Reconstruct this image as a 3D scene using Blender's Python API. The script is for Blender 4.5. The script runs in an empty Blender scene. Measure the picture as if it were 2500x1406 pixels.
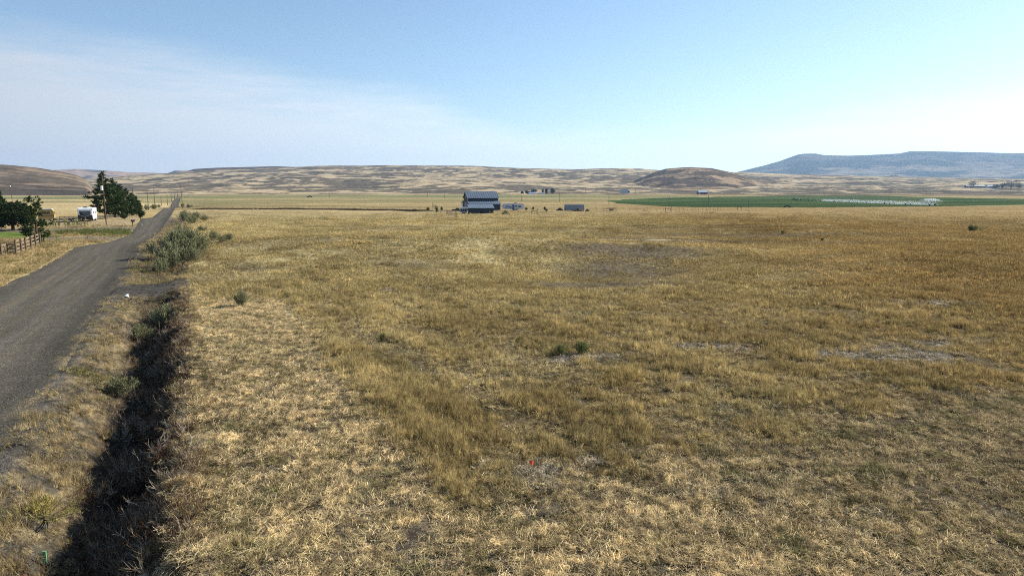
import bpy, math, random
import numpy as np
from mathutils import Vector, Matrix
R = math.radians
random.seed(7); rng = np.random.default_rng(11)
scene = bpy.context.scene
COL = scene.collection

# ------------------------------------------------------------------ camera, sky, sun
CAM_H, PITCH, F = 8.0, 8.0, 1667.0          # F in pixels of a 2500 px wide picture
cam_d = bpy.data.cameras.new('camera'); cam_d.sensor_width = 36; cam_d.lens = 24
cam_d.clip_start = 0.2; cam_d.clip_end = 60000
cam = bpy.data.objects.new('camera', cam_d); COL.objects.link(cam)
cam.location = (0, 0, CAM_H); cam.rotation_euler = (R(90-PITCH), 0, 0)
scene.camera = cam
SUN_AZ, SUN_EL = 60.0, 29.0                  # degrees right of the view direction, above the horizon
world = bpy.data.worlds.new('World'); scene.world = world; world.use_nodes = True
def build_world():
    nt = world.node_tree; N = nt.nodes; L = nt.links; N.clear()
    out = N.new('ShaderNodeOutputWorld'); bg = N.new('ShaderNodeBackground')
    sky = N.new('ShaderNodeTexSky'); sky.sky_type = 'NISHITA'; sky.sun_disc = False
    sky.sun_elevation = R(SUN_EL); sky.sun_rotation = R(SUN_AZ)
    sky.altitude = 900; sky.air_density = 1.15; sky.dust_density = 0.5; sky.ozone_density = 3.0
    bg.inputs['Strength'].default_value = 0.07
    geo = N.new('ShaderNodeNewGeometry')
    sep = N.new('ShaderNodeSeparateXYZ')
    tc = N.new('ShaderNodeTexCoord'); L.new(tc.outputs['Generated'], sep.inputs[0])
    def m(op, a, b=None, c=None, clamp=False):
        n = N.new('ShaderNodeMath'); n.operation = op; n.use_clamp = clamp
        for i, v in enumerate((a, b, c)):
            if v is None: continue
            if isinstance(v, (int, float)): n.inputs[i].default_value = v
            else: L.new(v, n.inputs[i])
        return n.outputs[0]
    X, Y, Z = sep.outputs
    az = m('ARCTAN2', X, Y)                       # radians, 0 = view direction
    el = m('ARCSINE', Z)
    u = m('MULTIPLY_ADD', az, 1/3.2, 0.5, clamp=True)      # az -1.6 .. 1.6 -> 0 .. 1
    def curve(pts):                               # (pixel x, pixel y) of the photo -> edge elevation
        fc = N.new('ShaderNodeFloatCurve'); L.new(u, fc.inputs['Value']); c = fc.mapping.curves[0]
        q = []
        for px, py in pts:
            a = math.atan((px-1250)/F); e = math.atan((470-py)/F)
            q.append(((a+1.6)/3.2, e))
        while len(c.points) < len(q): c.points.new(0.5, 0.5)
        for p, (a, e) in zip(c.points, q): p.location = (a, e)
        fc.mapping.update(); return fc.outputs[0]
    def noise(sx, sy, sc, det, off=0.0, rough=0.55):
        cb = N.new('ShaderNodeCombineXYZ'); L.new(m('MULTIPLY', az, sx), cb.inputs[0]); L.new(m('MULTIPLY', el, sy), cb.inputs[1]); cb.inputs[2].default_value = off
        nz = N.new('ShaderNodeTexNoise'); nz.inputs['Scale'].default_value = sc; nz.inputs['Detail'].default_value = det; nz.inputs['Roughness'].default_value = rough
        L.new(cb.outputs[0], nz.inputs['Vector']); return nz.outputs['Fac']
    n1 = noise(1.0, 6.0, 2.2, 6); n2 = noise(2.0, 14.0, 3.0, 7, 3.0); n3 = noise(1.2, 10.0, 9.0, 5, 7.0, .6)
    e1 = curve([(-3000, 110), (0, 150), (300, 155), (600, 165), (850, 195), (1000, 215), (1200, 290), (1500, 400), (5000, 460)])
    e2 = curve([(-3000, 160), (0, 190), (400, 225), (700, 262), (1000, 290), (1250, 308), (1500, 318), (1800, 310), (2100, 290), (2500, 250), (5000, 200)])
    def mask(edge, soft, warp, nz):
        d = m('SUBTRACT', m('ADD', edge, m('MULTIPLY', m('SUBTRACT', nz, 0.5), warp)), el)
        ss = N.new('ShaderNodeMapRange'); ss.interpolation_type = 'SMOOTHSTEP'; L.new(d, ss.inputs['Value'])
        ss.inputs['From Min'].default_value = -soft*.15; ss.inputs['From Max'].default_value = soft
        return ss.outputs[0]
    m1 = mask(e1, 0.045, 0.08, n1); m2 = mask(e2, 0.055, 0.06, n2)
    n4 = noise(3.0, 26.0, 3.2, 9, 11.0, .68)
    veil = m('MULTIPLY', m1, m('MULTIPLY_ADD', n3, 0.7, m('MULTIPLY_ADD', n4, 1.1, -0.32)), clamp=True)
    low = m('MULTIPLY', m2, m('MULTIPLY_ADD', n2, 0.35, m('MULTIPLY_ADD', n4, 0.4, 0.36)), clamp=True)
    fac = m('MULTIPLY', m('SUBTRACT', 1.0, m('MULTIPLY', m('SUBTRACT', 1.0, veil), m('SUBTRACT', 1.0, low))), 1.0, clamp=True)
    mix = N.new('ShaderNodeMix'); mix.data_type = 'RGBA'
    hs = N.new('ShaderNodeHueSaturation'); hs.inputs['Saturation'].default_value = 0.97; hs.inputs['Value'].default_value = 1.2; L.new(sky.outputs[0], hs.inputs['Color'])
    L.new(fac, mix.inputs[0]); L.new(hs.outputs[0], mix.inputs[6])
    # the thin smoke veil: brighter towards the sun's side
    br = N.new('ShaderNodeMapRange'); L.new(az, br.inputs['Value']); br.inputs['From Min'].default_value = -0.7; br.inputs['From Max'].default_value = 0.6
    vc = N.new('ShaderNodeMix'); vc.data_type = 'RGBA'; L.new(br.outputs[0], vc.inputs[0])
    vc.inputs[6].default_value = (5.1, 5.25, 5.8, 1); vc.inputs[7].default_value = (9.5, 11.0, 11.8, 1)
    L.new(vc.outputs[2], mix.inputs[7])
    L.new(mix.outputs[2], bg.inputs[0]); L.new(bg.outputs[0], out.inputs[0])
build_world()
sun_d = bpy.data.lights.new('sun', 'SUN'); sun_d.energy = 5.0; sun_d.angle = R(0.55); sun_d.color = (1.0, 0.92, 0.76)
sun = bpy.data.objects.new('sun', sun_d); COL.objects.link(sun)
sd = Vector((math.cos(R(SUN_EL))*math.sin(R(SUN_AZ)), math.cos(R(SUN_EL))*math.cos(R(SUN_AZ)), math.sin(R(SUN_EL))))
sun.rotation_euler = sd.to_track_quat('Z', 'Y').to_euler(); sun.location = (60, 40, 60)
vs = scene.view_settings; vs.view_transform = 'Standard'; vs.look = 'None'; vs.gamma = 1.0; vs.exposure = 0.92; scene.cycles.filter_width = 1.05; vs.use_curve_mapping = False
scene.cycles.use_denoising = False; scene.cycles.volume_bounces = 0
scene.cycles.max_bounces = 6; scene.cycles.diffuse_bounces = 3; scene.cycles.transparent_max_bounces = 8

# ------------------------------------------------------------------ numpy helpers
def _hash(ix, iy, seed):
    n = (ix.astype(np.int64)*374761393 + iy.astype(np.int64)*668265263 + seed*1442695041) & 0xffffffff
    n = ((n ^ (n >> 13))*1274126177) & 0xffffffff
    n = (n ^ (n >> 16)) & 0xffffffff
    return n/4294967295.0
def vn(x, y, seed=0):
    x = np.asarray(x, float); y = np.asarray(y, float)
    ix = np.floor(x); iy = np.floor(y); fx = x-ix; fy = y-iy
    fx = fx*fx*(3-2*fx); fy = fy*fy*(3-2*fy)
    a = _hash(ix, iy, seed); b = _hash(ix+1, iy, seed); c = _hash(ix, iy+1, seed); d = _hash(ix+1, iy+1, seed)
    return (a+(b-a)*fx)*(1-fy)+(c+(d-c)*fx)*fy
def fbm(x, y, seed=0, o=4, gain=0.5):
    x = np.asarray(x, float); y = np.asarray(y, float); s = 0; a = 1; t = 0
    for i in range(o):
        s = s+a*vn(x, y, seed+i*17); t += a; a *= gain
        x, y = x*1.9+y*0.6+13.7, y*1.9-x*0.6+7.3
    return s/t
def ss(a, b, x):
    t = np.clip((np.asarray(x, float)-a)/(b-a), 0, 1); return t*t*(3-2*t)
A = R(25.4); CA, SA = math.cos(A), math.sin(A)
def st(x, y): return -x*SA+y*CA, x*CA+y*SA          # along the road, across it
def xy(s, t): return -s*SA+t*CA, s*CA+t*SA
TR_S, TR_V = [-200, 60, 100, 118, 158, 300, 2000], [-5.7, -5.8, -6.1, -6.2, -4.7, -4.8, -4.8]
TL_S, TL_V = [-200, 74, 90, 118, 128, 150, 184, 238, 247, 2000], [-15.3, -15.3, -14.9, -15.2, -11.6, -9.9, -10.9, -12.6, -9.8, -9.8]
def TR(s): return np.interp(s, TR_S, TR_V)
def TL(s): return np.interp(s, TL_S, TL_V)

SKY_X = [-1500, 0, 200, 300, 400, 470, 600, 700, 830, 1000, 1150, 1200, 1300, 1400, 1500, 1560, 1610, 1800, 2000, 2200, 2500, 4200]
SKY_Y = [446, 442, 437, 430, 423, 418, 412, 408, 405, 404, 405, 408, 411, 413, 411, 412, 416, 421, 427, 431, 436, 440]
def base(x, y):
    """the large lie of the land"""
    x = np.asarray(x, float); y = np.asarray(y, float)
    r = np.hypot(x, y); s, t = st(x, y)
    z = (fbm(x/55+3, y/38+5, 3, 3)-0.5)*2.0*ss(28, 90, r)*(1-ss(260, 420, r))*ss(4, 25, np.abs(t+8))
    z = z+(fbm(x/260+9, y/150+2, 5, 3)-0.5)*1.0*ss(300, 600, r)*(1-ss(1100, 1500, r))
    # a low swell left of the middle and a shallow draw beyond it
    def gb(px, py, w1, w2, amp, rot):
        d, lat = flat(px, py); dx = x-lat; dy = y-d; c, q = math.cos(rot), math.sin(rot)
        return amp*np.exp(-((dx*c+dy*q)/w1)**2-((-dx*q+dy*c)/w2)**2)
    z = z+gb(1080, 606, 36, 10, 1.7, -0.15)+gb(1560, 640, 20, 12, -1.5, 0.3)+gb(2050, 640, 26, 12, .8, .2)+gb(1450, 690, 10, 7, -0.35, 0.5)
    z = z+gb(2100, 520, 110, 40, 0.7, 0.0)
    z = z-3.6*np.exp(-((s-515)/85)**2)*np.exp(-((t+7)/32)**2)+0.5*np.exp(-((s-395)/40)**2)*np.exp(-((t+7)/30)**2)
    # far hills
    px = 1250+F*np.tan(np.clip(np.arctan2(x, np.maximum(y, 1e-3)), -1.05, 1.05))
    sky = np.interp(px, SKY_X, SKY_Y)
    ec = (470-sky)/F; wid = 1+0.12*(fbm(px/160, px*0, 8, 3)-0.5)
    rr = r*wid
    f = np.interp(rr, [1250, 1800, 2600, 3600, 4700, 5300, 6500], [0, 0.05, 0.36, 0.76, 1.0, 0.9, 0.72])
    hill = ec*f*r
    nz = fbm(x/420+4, y/420+8, 21, 5, 0.55)-0.5; rd = 1-np.abs(2*fbm(x/520+1, y/260+3, 31, 4)-1)
    k = ss(1500, 2600, r)*(1-ss(4000, 4700, r)*0.75)*np.clip(ec/0.035, 0.25, 1)
    rd2 = 1-np.abs(2*fbm(x/190+1, y/130+3, 37, 3)-1)
    hill = hill*np.clip(y/np.maximum(r, 1), 0.35, 1)
    z = z+hill+k*(nz*22+(rd-0.7)*12+(rd2-.7)*7)
    back = ss(0.6, -0.2, y/np.maximum(r, 1)); z = z*(1-back*ss(200, 800, r))
    return z
def flat(px, py, z=0.0):
    a = R(PITCH)+math.atan((py-703)/F); d = (CAM_H-z)/math.tan(a)
    zc = d*math.cos(R(PITCH))+(CAM_H-z)*math.sin(R(PITCH))
    return d, (px-1250)/F*zc                            # distance ahead, sideways
def ditch_depth(s): return np.interp(s, [-60, 0, 42, 52, 60.3, 62.9, 70.0, 71.5, 90, 130, 170], [1.9, 1.9, 1.85, 1.35, 1.2, 0.0, 0.0, 0.55, 0.5, 0.25, 0.0])
def road_z(s, t):
    e = np.minimum(TR(s)-t, t-TL(s))                    # metres inside the edge
    crown = -0.30+0.06*ss(0, 4, e)
    z = np.where(e > 0, crown, -0.30+e*0.45)
    return z*(1-ss(95, 150, s)*0.75)
def h(x, y):
    x = np.asarray(x, float); y = np.asarray(y, float)
    s, t = st(x, y); z = base(x, y); r = np.hypot(x, y)
    tr = TR(s); tl = TL(s); e = np.minimum(tr-t, t-tl)
    near = 1-ss(900, 1100, np.abs(s))
    rz = road_z(s, t)
    wob = (fbm(x*0.7, y*0.7, 41, 3)-0.5)*0.12
    # verge both sides of the road
    right = t-tr; left = tl-t
    dep = ditch_depth(s); k = dep/1.9
    w = np.clip(-0.55-tr, 1, 9)/5.2
    rd_ = right+((fbm(s/3.2, s*0+3, 47, 3)-.5)*1.1+(fbm(x*1.3, y*1.3, 49, 2)-.5)*.5)*ss(1.2, 3, right)*(1-ss(6.2, 7.5, right))
    dz = np.interp(rd_/w, [0, 0.35, 0.6, 1.5, 2.5, 3.1, 3.9, 4.25, 4.75, 5.35, 7], [-0.02, 0.0, -0.06, -0.6, -1.45, -1.8, -1.9, -1.55, -0.75, -0.05, 0])
    lvl = -0.30*(1-ss(95, 150, s)*0.75)
    zr = lvl*(1-ss(2.5, 5.2, right))+dz*k
    bank = ss(2.2, 5.0, right)*(1-ss(5.2, 7, right))*k
    zr = zr+bank*(fbm(x*0.9, y*0.9, 43, 3)-0.5)*0.55
    zl = lvl*(1-ss(0.5, 4.5, left))+0.0
    inside = rz-0.16*ss(0.0, 0.9, e)
    zz = np.where(right > 0, zr, np.where(left > 0, zl, inside))
    z = z+zz*near+wob*(1-ss(120, 200, r))*np.where(e > 0.5, 0.3, 1)
    z = z+(fbm(x*3.1, y*3.1, 45, 2)-0.5)*0.07*(1-ss(40, 80, r))*np.where(e > 0.3, 0, 1)
    return z
def G(px, py):
    """ground point seen at a picture position"""
    a = R(PITCH); u = (px-1250)/F; v = (703-py)/F
    d = Vector((u, math.cos(a)+v*math.sin(a), -math.sin(a)+v*math.cos(a)))
    k = np.exp(np.linspace(math.log(6), math.log(9000), 5000)); X = k*d.x; Y = k*d.y; Z = CAM_H+k*d.z
    below = np.nonzero(Z < h(X, Y))[0]
    i = below[0] if len(below) else len(k)-1
    x, y = float(X[i]), float(Y[i]); return x, y, float(h(x, y))
def scale_at(x, y): return F/math.hypot(x, y)             # picture px per metre, roughly
def hgt(p, top_py):
    """height of a thing standing at p whose top shows at top_py"""
    a = R(PITCH)-math.atan((703-top_py)/F); return CAM_H-math.tan(a)*p[1]-p[2]
def inpoly(x, y, poly):
    c = np.zeros(np.shape(x), bool); n = len(poly)
    for i in range(n):
        x1, y1 = poly[i]; x2, y2 = poly[(i+1) % n]
        if y1 == y2: continue
        cr = ((y1 > y) != (y2 > y)) & (x < (x2-x1)*(y-y1)/(y2-y1)+x1); c ^= cr
    return c
def wpoly(pts):
    o = []
    for px, py in pts:
        d, lat = flat(px, py); o.append((lat, d))
    return o

# ------------------------------------------------------------------ materials
def mat(name, fn):
    m = bpy.data.materials.new(name); m.use_nodes = True; nt = m.node_tree; nt.nodes.clear()
    out = nt.nodes.new('ShaderNodeOutputMaterial'); s = fn(nt); nt.links.new(s, out.inputs[0]); return m
def nnoise(nt, scale, det=4, vec=None, rough=0.55, stretch=None, typ='Fac'):
    n = nt.nodes.new('ShaderNodeTexNoise'); n.inputs['Scale'].default_value = scale; n.inputs['Detail'].default_value = det; n.inputs['Roughness'].default_value = rough
    v = vec or nt.nodes.new('ShaderNodeNewGeometry').outputs['Position']
    if stretch:
        mp = nt.nodes.new('ShaderNodeMapping'); mp.inputs['Scale'].default_value = stretch[:3]
        if len(stretch) > 3: mp.inputs['Rotation'].default_value = (0, 0, stretch[3])
        nt.links.new(v, mp.inputs[0]); v = mp.outputs[0]
    nt.links.new(v, n.inputs['Vector']); return n.outputs[typ]
def ramp(nt, fac, stops):
    r = nt.nodes.new('ShaderNodeValToRGB'); cr = r.color_ramp
    while len(cr.elements) < len(stops): cr.elements.new(0.5)
    for e, (p, c) in zip(cr.elements, stops): e.position = p; e.color = tuple(c)+(1,) if hasattr(c, '__len__') else (c, c, c, 1)
    nt.links.new(fac, r.inputs[0]); return r.outputs[0]
def mul(nt, a, b, typ='MULTIPLY', fac=1.0):
    m = nt.nodes.new('ShaderNodeMix'); m.data_type = 'RGBA'; m.blend_type = typ
    if isinstance(fac, (int, float)): m.inputs[0].default_value = fac
    else: nt.links.new(fac, m.inputs[0])
    for i, v in ((6, a), (7, b)):
        if hasattr(v, '__len__'): m.inputs[i].default_value = tuple(v)+(1,)
        else: nt.links.new(v, m.inputs[i])
    return m.outputs[2]
def bsdf(nt, col, rough=0.8, metal=0.0, bump=None, bstr=0.3, bdist=0.02, spec=0.3):
    b = nt.nodes.new('ShaderNodeBsdfPrincipled'); b.inputs['Roughness'].default_value = rough; b.inputs['Metallic'].default_value = metal
    b.inputs['Specular IOR Level'].default_value = spec
    if hasattr(col, '__len__'): b.inputs['Base Color'].default_value = tuple(col)+(1,)
    else: nt.links.new(col, b.inputs['Base Color'])
    if bump is not None:
        n = nt.nodes.new('ShaderNodeBump'); n.inputs['Strength'].default_value = bstr; n.inputs['Distance'].default_value = bdist
        nt.links.new(bump, n.inputs['Height']); nt.links.new(n.outputs[0], b.inputs['Normal'])
    return b.outputs[0]
def simple(name, col, rough=0.7, metal=0.0, var=0.25, scale=3.0, spec=0.3, stretch=None):
    def f(nt):
        oc = nt.nodes.new('ShaderNodeTexCoord').outputs['Object']
        n = nnoise(nt, scale, 5, oc, 0.6, stretch)
        c = mul(nt, col, ramp(nt, n, [(0.3, 1-var), (0.7, 1+var*0.6)]))
        return bsdf(nt, c, rough, metal, n, 0.15, 0.02, spec)
    return mat(name, f)
def leafy(name, c1, c2, trans=0.3, scale=1.5, inst=False):
    def f(nt):
        n = nnoise(nt, scale, 5 if inst else 3, None, .7 if inst else .55, (1, .55, 1, A) if inst else None)
        c = mul(nt, c1, c2, 'MIX', ramp(nt, n, [(0.40, 0.0), (0.60, 1.0)] if inst else [(0.35, 0.0), (0.65, 1.0)]))
        geo = nt.nodes.new('ShaderNodeNewGeometry')
        c = mul(nt, c, ramp(nt, geo.outputs['Random Per Island'], [(0, 0.62), (1, 1.35)]))
        if inst:
            at = nt.nodes.new('ShaderNodeAttribute'); at.attribute_type = 'INSTANCER'; at.attribute_name = 'tint'
            c = mul(nt, at.outputs['Color'], c)
        d = nt.nodes.new('ShaderNodeBsdfDiffuse'); t = nt.nodes.new('ShaderNodeBsdfTranslucent'); m = nt.nodes.new('ShaderNodeMixShader')
        nt.links.new(c, d.inputs[0]); nt.links.new(c, t.inputs[0]); m.inputs[0].default_value = trans
        nt.links.new(d.outputs[0], m.inputs[1]); nt.links.new(t.outputs[0], m.inputs[2]); return m.outputs[0]
    return mat(name, f)
ONE = (1, 1, 1)
M = {}
M['blade'] = leafy('dry_blade', (0.52, 0.48, 0.44), (1.32, 1.27, 1.16), 0.35, 4.2, True)
M['sage'] = leafy('sage_leaf', (0.15, 0.16, 0.085), (0.265, 0.265, 0.155), 0.3, 1.3)
M['greenbush'] = leafy('rabbitbrush_leaf', (0.115, 0.135, 0.05), (0.2, 0.21, 0.09), 0.3, 2)
M['weed'] = leafy('yellow_weed_leaf', (0.26, 0.25, 0.07), (0.38, 0.33, 0.12), 0.35, 2)
M['pine'] = leafy('pine_needles', (0.024, 0.042, 0.015), (0.06, 0.085, 0.028), 0.2, 0.5)
M['darktree'] = leafy('dark_needles', (0.022, 0.036, 0.018), (0.05, 0.068, 0.028), 0.2, 0.6)
M['fartree'] = leafy('poplar_leaf', (0.018, 0.032, 0.018), (0.035, 0.05, 0.025), 0.15, 0.1)
M['corn'] = leafy('corn_leaf', (0.10, 0.13, 0.04), (0.2, 0.21, 0.09), 0.3, 1.0)
M['tassel'] = simple('flower_tassel', (0.62, 0.52, 0.2), 0.8)
M['bark'] = simple('bark', (0.09, 0.065, 0.045), 0.9, 0, 0.4, 4)
M['twig'] = simple('twig', (0.25, 0.19, 0.13), 0.85, 0, 0.5, 6)
M['pole'] = simple('pole_wood', (0.10, 0.075, 0.055), 0.85, 0, 0.35, 2, stretch=(8, 8, 0.6))
M['wood'] = simple('weathered_board', (0.20, 0.155, 0.115), 0.85, 0, 0.3, 3, stretch=(1, 8, 8))
M['woodpost'] = simple('fence_post_wood', (0.15, 0.105, 0.075), 0.9, 0, 0.35, 4)
M['white'] = simple('white_paint', (0.78, 0.79, 0.8), 0.35, 0, 0.06, 1.2, 0.5)
M['offwhite'] = simple('worn_white_panel', (0.50, 0.52, 0.55), 0.5, 0, 0.12, 1.2, 0.4)
M['cream'] = simple('cream_paint', (0.62, 0.5, 0.3), 0.5, 0, 0.15, 1.2)
M['yellow'] = simple('yellow_paint', (0.40, 0.26, 0.075), 0.45, 0, 0.15, 1.2, 0.5)
M['black'] = simple('black_plastic', (0.02, 0.02, 0.022), 0.4, 0, 0.2, 2, 0.5)
M['rubber'] = simple('rubber', (0.025, 0.025, 0.025), 0.8)
M['glass'] = simple('dark_glass', (0.02, 0.025, 0.035), 0.12, 0, 0.1, 1, 0.8)
M['steel'] = simple('galvanised_steel', (0.42, 0.43, 0.45), 0.4, 0.7, 0.15, 3)
M['decal'] = simple('blue_decal', (0.06, 0.10, 0.22), 0.4, 0, 0.1, 1)
M['grey'] = simple('grey_sheet_metal', (0.24, 0.27, 0.31), 0.55, 0.1, 0.12, 0.6, 0.4)
M['barnwall'] = simple('navy_barn_siding', (0.022, 0.034, 0.05), 0.6, 0.0, 0.15, 0.5, 0.3)
M['barnroof'] = simple('blue_grey_metal_roof', (0.14, 0.18, 0.235), 0.5, 0.15, 0.1, 0.4, 0.4)
M['redwall'] = simple('dark_red_siding', (0.10, 0.035, 0.035), 0.7)
M['lightroof'] = simple('pale_metal_roof', (0.45, 0.52, 0.62), 0.4, 0.3, 0.1, 0.5)
M['soil'] = simple('brown_soil', (0.075, 0.05, 0.032), 0.95, 0, 0.4, 1.5)
M['hay'] = simple('old_hay', (0.2, 0.16, 0.075), 0.95, 0, 0.4, 3)
M['flag'] = simple('orange_flagging', (0.8, 0.10, 0.05), 0.5, 0, 0.1, 5)
M['stake'] = simple('green_marker', (0.16, 0.42, 0.2), 0.5, 0, 0.1, 5)
M['concrete'] = simple('pale_stone', (0.45, 0.42, 0.38), 0.9, 0, 0.25, 4)
M['water'] = leafy('water_drop', (0.9, 0.92, 0.93), (0.95, 0.96, 0.97), 0.6)

def ground_mat(nt):
    at = nt.nodes.new('ShaderNodeAttribute'); at.attribute_name = 'col'
    z1 = nnoise(nt, 0.02, 6, rough=0.65, stretch=(1, 1.0, 1)); z2 = nnoise(nt, 0.35, 6, rough=0.7); z3 = nnoise(nt, 6.0, 5, rough=0.7)
    z4 = nnoise(nt, 34.0, 3, rough=0.7); z5 = nnoise(nt, 2.6, 6, rough=0.75, stretch=(1, .6, 1, A))
    c = mul(nt, at.outputs['Color'], ramp(nt, z5, [(0.40, 0.52), (0.60, 1.32)]))
    c = mul(nt, c, ramp(nt, z1, [(0.3, 0.84), (0.7, 1.15)]))
    c = mul(nt, c, ramp(nt, z2, [(0.32, 0.72), (0.68, 1.22)]))
    c = mul(nt, c, ramp(nt, z3, [(0.32, 0.7), (0.68, 1.3)]))
    c = mul(nt, c, ramp(nt, z4, [(0.38, 0.45), (0.62, 1.6)]))
    return bsdf(nt, c, 1.0, 0, z3, 0.8, 0.09, 0.0)
M['ground'] = mat('dry_ground', ground_mat)
def hill_mat(nt):
    at = nt.nodes.new('ShaderNodeAttribute'); at.attribute_name = 'col'
    z1 = nnoise(nt, 0.011, 10, rough=0.78); z2 = nnoise(nt, 0.05, 5, rough=0.7)
    c = mul(nt, at.outputs['Color'], ramp(nt, z1, [(0.42, 0.6), (0.5, 1.0), (0.62, 1.18)]))
    c = mul(nt, c, ramp(nt, z2, [(0.35, 0.88), (0.65, 1.1)]))
    return bsdf(nt, c, 1.0, 0, z1, 0.4, 6.0, 0.0)
M['hill'] = mat('hillside', hill_mat)
def road_mat(nt):
    at = nt.nodes.new('ShaderNodeAttribute'); at.attribute_name = 'col'
    z3 = nnoise(nt, 26.0, 4, rough=0.75); z4 = nnoise(nt, 1.2, 5, rough=0.65)
    v = nt.nodes.new('ShaderNodeTexVoronoi'); v.inputs['Scale'].default_value = 22
    nt.links.new(nt.nodes.new('ShaderNodeNewGeometry').outputs['Position'], v.inputs['Vector'])
    c = mul(nt, at.outputs['Color'], ramp(nt, z3, [(0.33, 0.55), (0.67, 1.5)]))
    sp = nt.nodes.new('ShaderNodeSeparateColor'); nt.links.new(v.outputs['Color'], sp.inputs[0])
    c = mul(nt, c, ramp(nt, sp.outputs[0], [(0, 0.6), (0.8, 1.1), (1, 2.0)]))
    c = mul(nt, c, ramp(nt, z4, [(0.3, 0.85), (0.7, 1.12)]))
    return bsdf(nt, c, 1.0, 0, v.outputs['Distance'], 0.5, 0.02, 0.03)
M['road'] = mat('gravel', road_mat)

# ------------------------------------------------------------------ mesh helpers
class MB:
    def __init__(s): s.v = []; s.f = []
    def poly(s, pts):
        n = len(s.v); s.v += [tuple(p) for p in pts]; s.f.append(tuple(range(n, n+len(pts)))); return s
    def box(s, c, d, rz=0.0, taper=1.0):
        cx, cy, cz = c; a, b, e = d[0]/2, d[1]/2, d[2]/2; n = len(s.v); co, si = math.cos(rz), math.sin(rz)
        for k in (-1, 1):
            q = taper if k > 0 else 1
            for i, j in ((-1, -1), (1, -1), (1, 1), (-1, 1)):
                X, Y = i*a*q, j*b*q; s.v.append((cx+X*co-Y*si, cy+X*si+Y*co, cz+k*e))
        for q in ((0, 3, 2, 1), (4, 5, 6, 7), (0, 1, 5, 4), (1, 2, 6, 5), (2, 3, 7, 6), (3, 0, 4, 7)): s.f.append(tuple(n+i for i in q))
        return s
    def tube(s, pts, rad, n=6):
        pts = [Vector(p) for p in pts]; rad = rad if hasattr(rad, '__len__') else [rad]*len(pts); b = len(s.v)
        for i, p in enumerate(pts):
            d = (pts[min(i+1, len(pts)-1)]-pts[max(i-1, 0)]).normalized(); a = d.orthogonal().normalized()
            if abs(d.z) > 0.9: a = (Vector((1, 0, 0))-d*d.x).normalized()
            c = d.cross(a)
            for k in range(n):
                w = 2*math.pi*k/n; s.v.append(tuple(p+(a*math.cos(w)+c*math.sin(w))*rad[i]))
        for i in range(len(pts)-1):
            for k in range(n):
                s.f.append((b+i*n+k, b+i*n+(k+1) % n, b+(i+1)*n+(k+1) % n, b+(i+1)*n+k))
        s.f.append(tuple(b+k for k in range(n))[::-1]); s.f.append(tuple(b+(len(pts)-1)*n+k for k in range(n))); return s
    def prism(s, prof, x0, x1):
        """profile in (y, z) extruded along x"""
        n = len(prof); b = len(s.v)
        s.v += [(x0, y, z) for y, z in prof]+[(x1, y, z) for y, z in prof]
        s.f.append(tuple(range(b, b+n))); s.f.append(tuple(range(b+2*n-1, b+n-1, -1)))
        for i in range(n): s.f.append((b+i, b+n+i, b+n+(i+1) % n, b+(i+1) % n))
        return s
    def build(s, name, m, parent=None, smooth=False):
        me = bpy.data.meshes.new(name); me.from_pydata(s.v, [], s.f); me.materials.append(m); me.update()
        if smooth: me.shade_smooth()
        o = bpy.data.objects.new(name, me)
        COL.objects.link(o)
        if parent: o.parent = parent
        return o
def tag(o, label, cat, group=None, kind=None):
    o['label'] = label; o['category'] = cat
    if group: o['group'] = group
    if kind: o['kind'] = kind
    return o
def thing(name, loc, rz, label, cat, group=None):
    o = bpy.data.objects.new(name, None); COL.objects.link(o); o.location = loc; o.rotation_euler = (0, 0, rz); o.empty_display_size = 0.3
    return tag(o, label, cat, group)
def dup(o, loc, rz, label, sc=1.0, group=None):
    def cp(a, par):
        c = a.copy(); COL.objects.link(c)
        if par: c.parent = par
        for ch in list(a.children): cp(ch, c)
        return c
    c = cp(o, None); c.location = loc; c.rotation_euler = (0, 0, rz); c.scale = sc if hasattr(sc, '__len__') else (sc,)*3; c['label'] = label
    if group: c['group'] = group
    return c
def grid_mesh(name, X, Y, Z, m, col=None, kind='structure', wrap=False):
    nr, nc = X.shape; v = np.stack([X, Y, Z], -1).reshape(-1, 3)
    i = np.arange(nr-1)[:, None]*nc+np.arange(nc-(0 if wrap else 1))[None, :]
    j = i+1
    if wrap: j = np.arange(nr-1)[:, None]*nc+((np.arange(nc)+1) % nc)[None, :]
    q = np.stack([i, j, j+nc, i+nc], -1).reshape(-1, 4)
    me = bpy.data.meshes.new(name); me.vertices.add(len(v)); me.vertices.foreach_set('co', v.astype(np.float32).ravel())
    me.loops.add(q.size); me.loops.foreach_set('vertex_index', q.astype(np.int32).ravel())
    me.polygons.add(len(q)); me.polygons.foreach_set('loop_start', np.arange(0, q.size, 4, dtype=np.int32))
    me.polygons.foreach_set('loop_total', np.full(len(q), 4, np.int32))
    me.update(calc_edges=True); me.materials.append(m); me.shade_smooth()
    if col is not None:
        a = me.attributes.new('col', 'FLOAT_COLOR', 'POINT'); c = np.concatenate([col.reshape(-1, 3), np.ones((len(v), 1))], 1)
        a.data.foreach_set('color', c.astype(np.float32).ravel())
    o = bpy.data.objects.new(name, me); COL.objects.link(o); o['kind'] = kind
    return o
def lerp(a, b, f):
    f = np.asarray(f)[..., None]; return np.asarray(a, float)*(1-f)+np.asarray(b, float)*f

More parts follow.
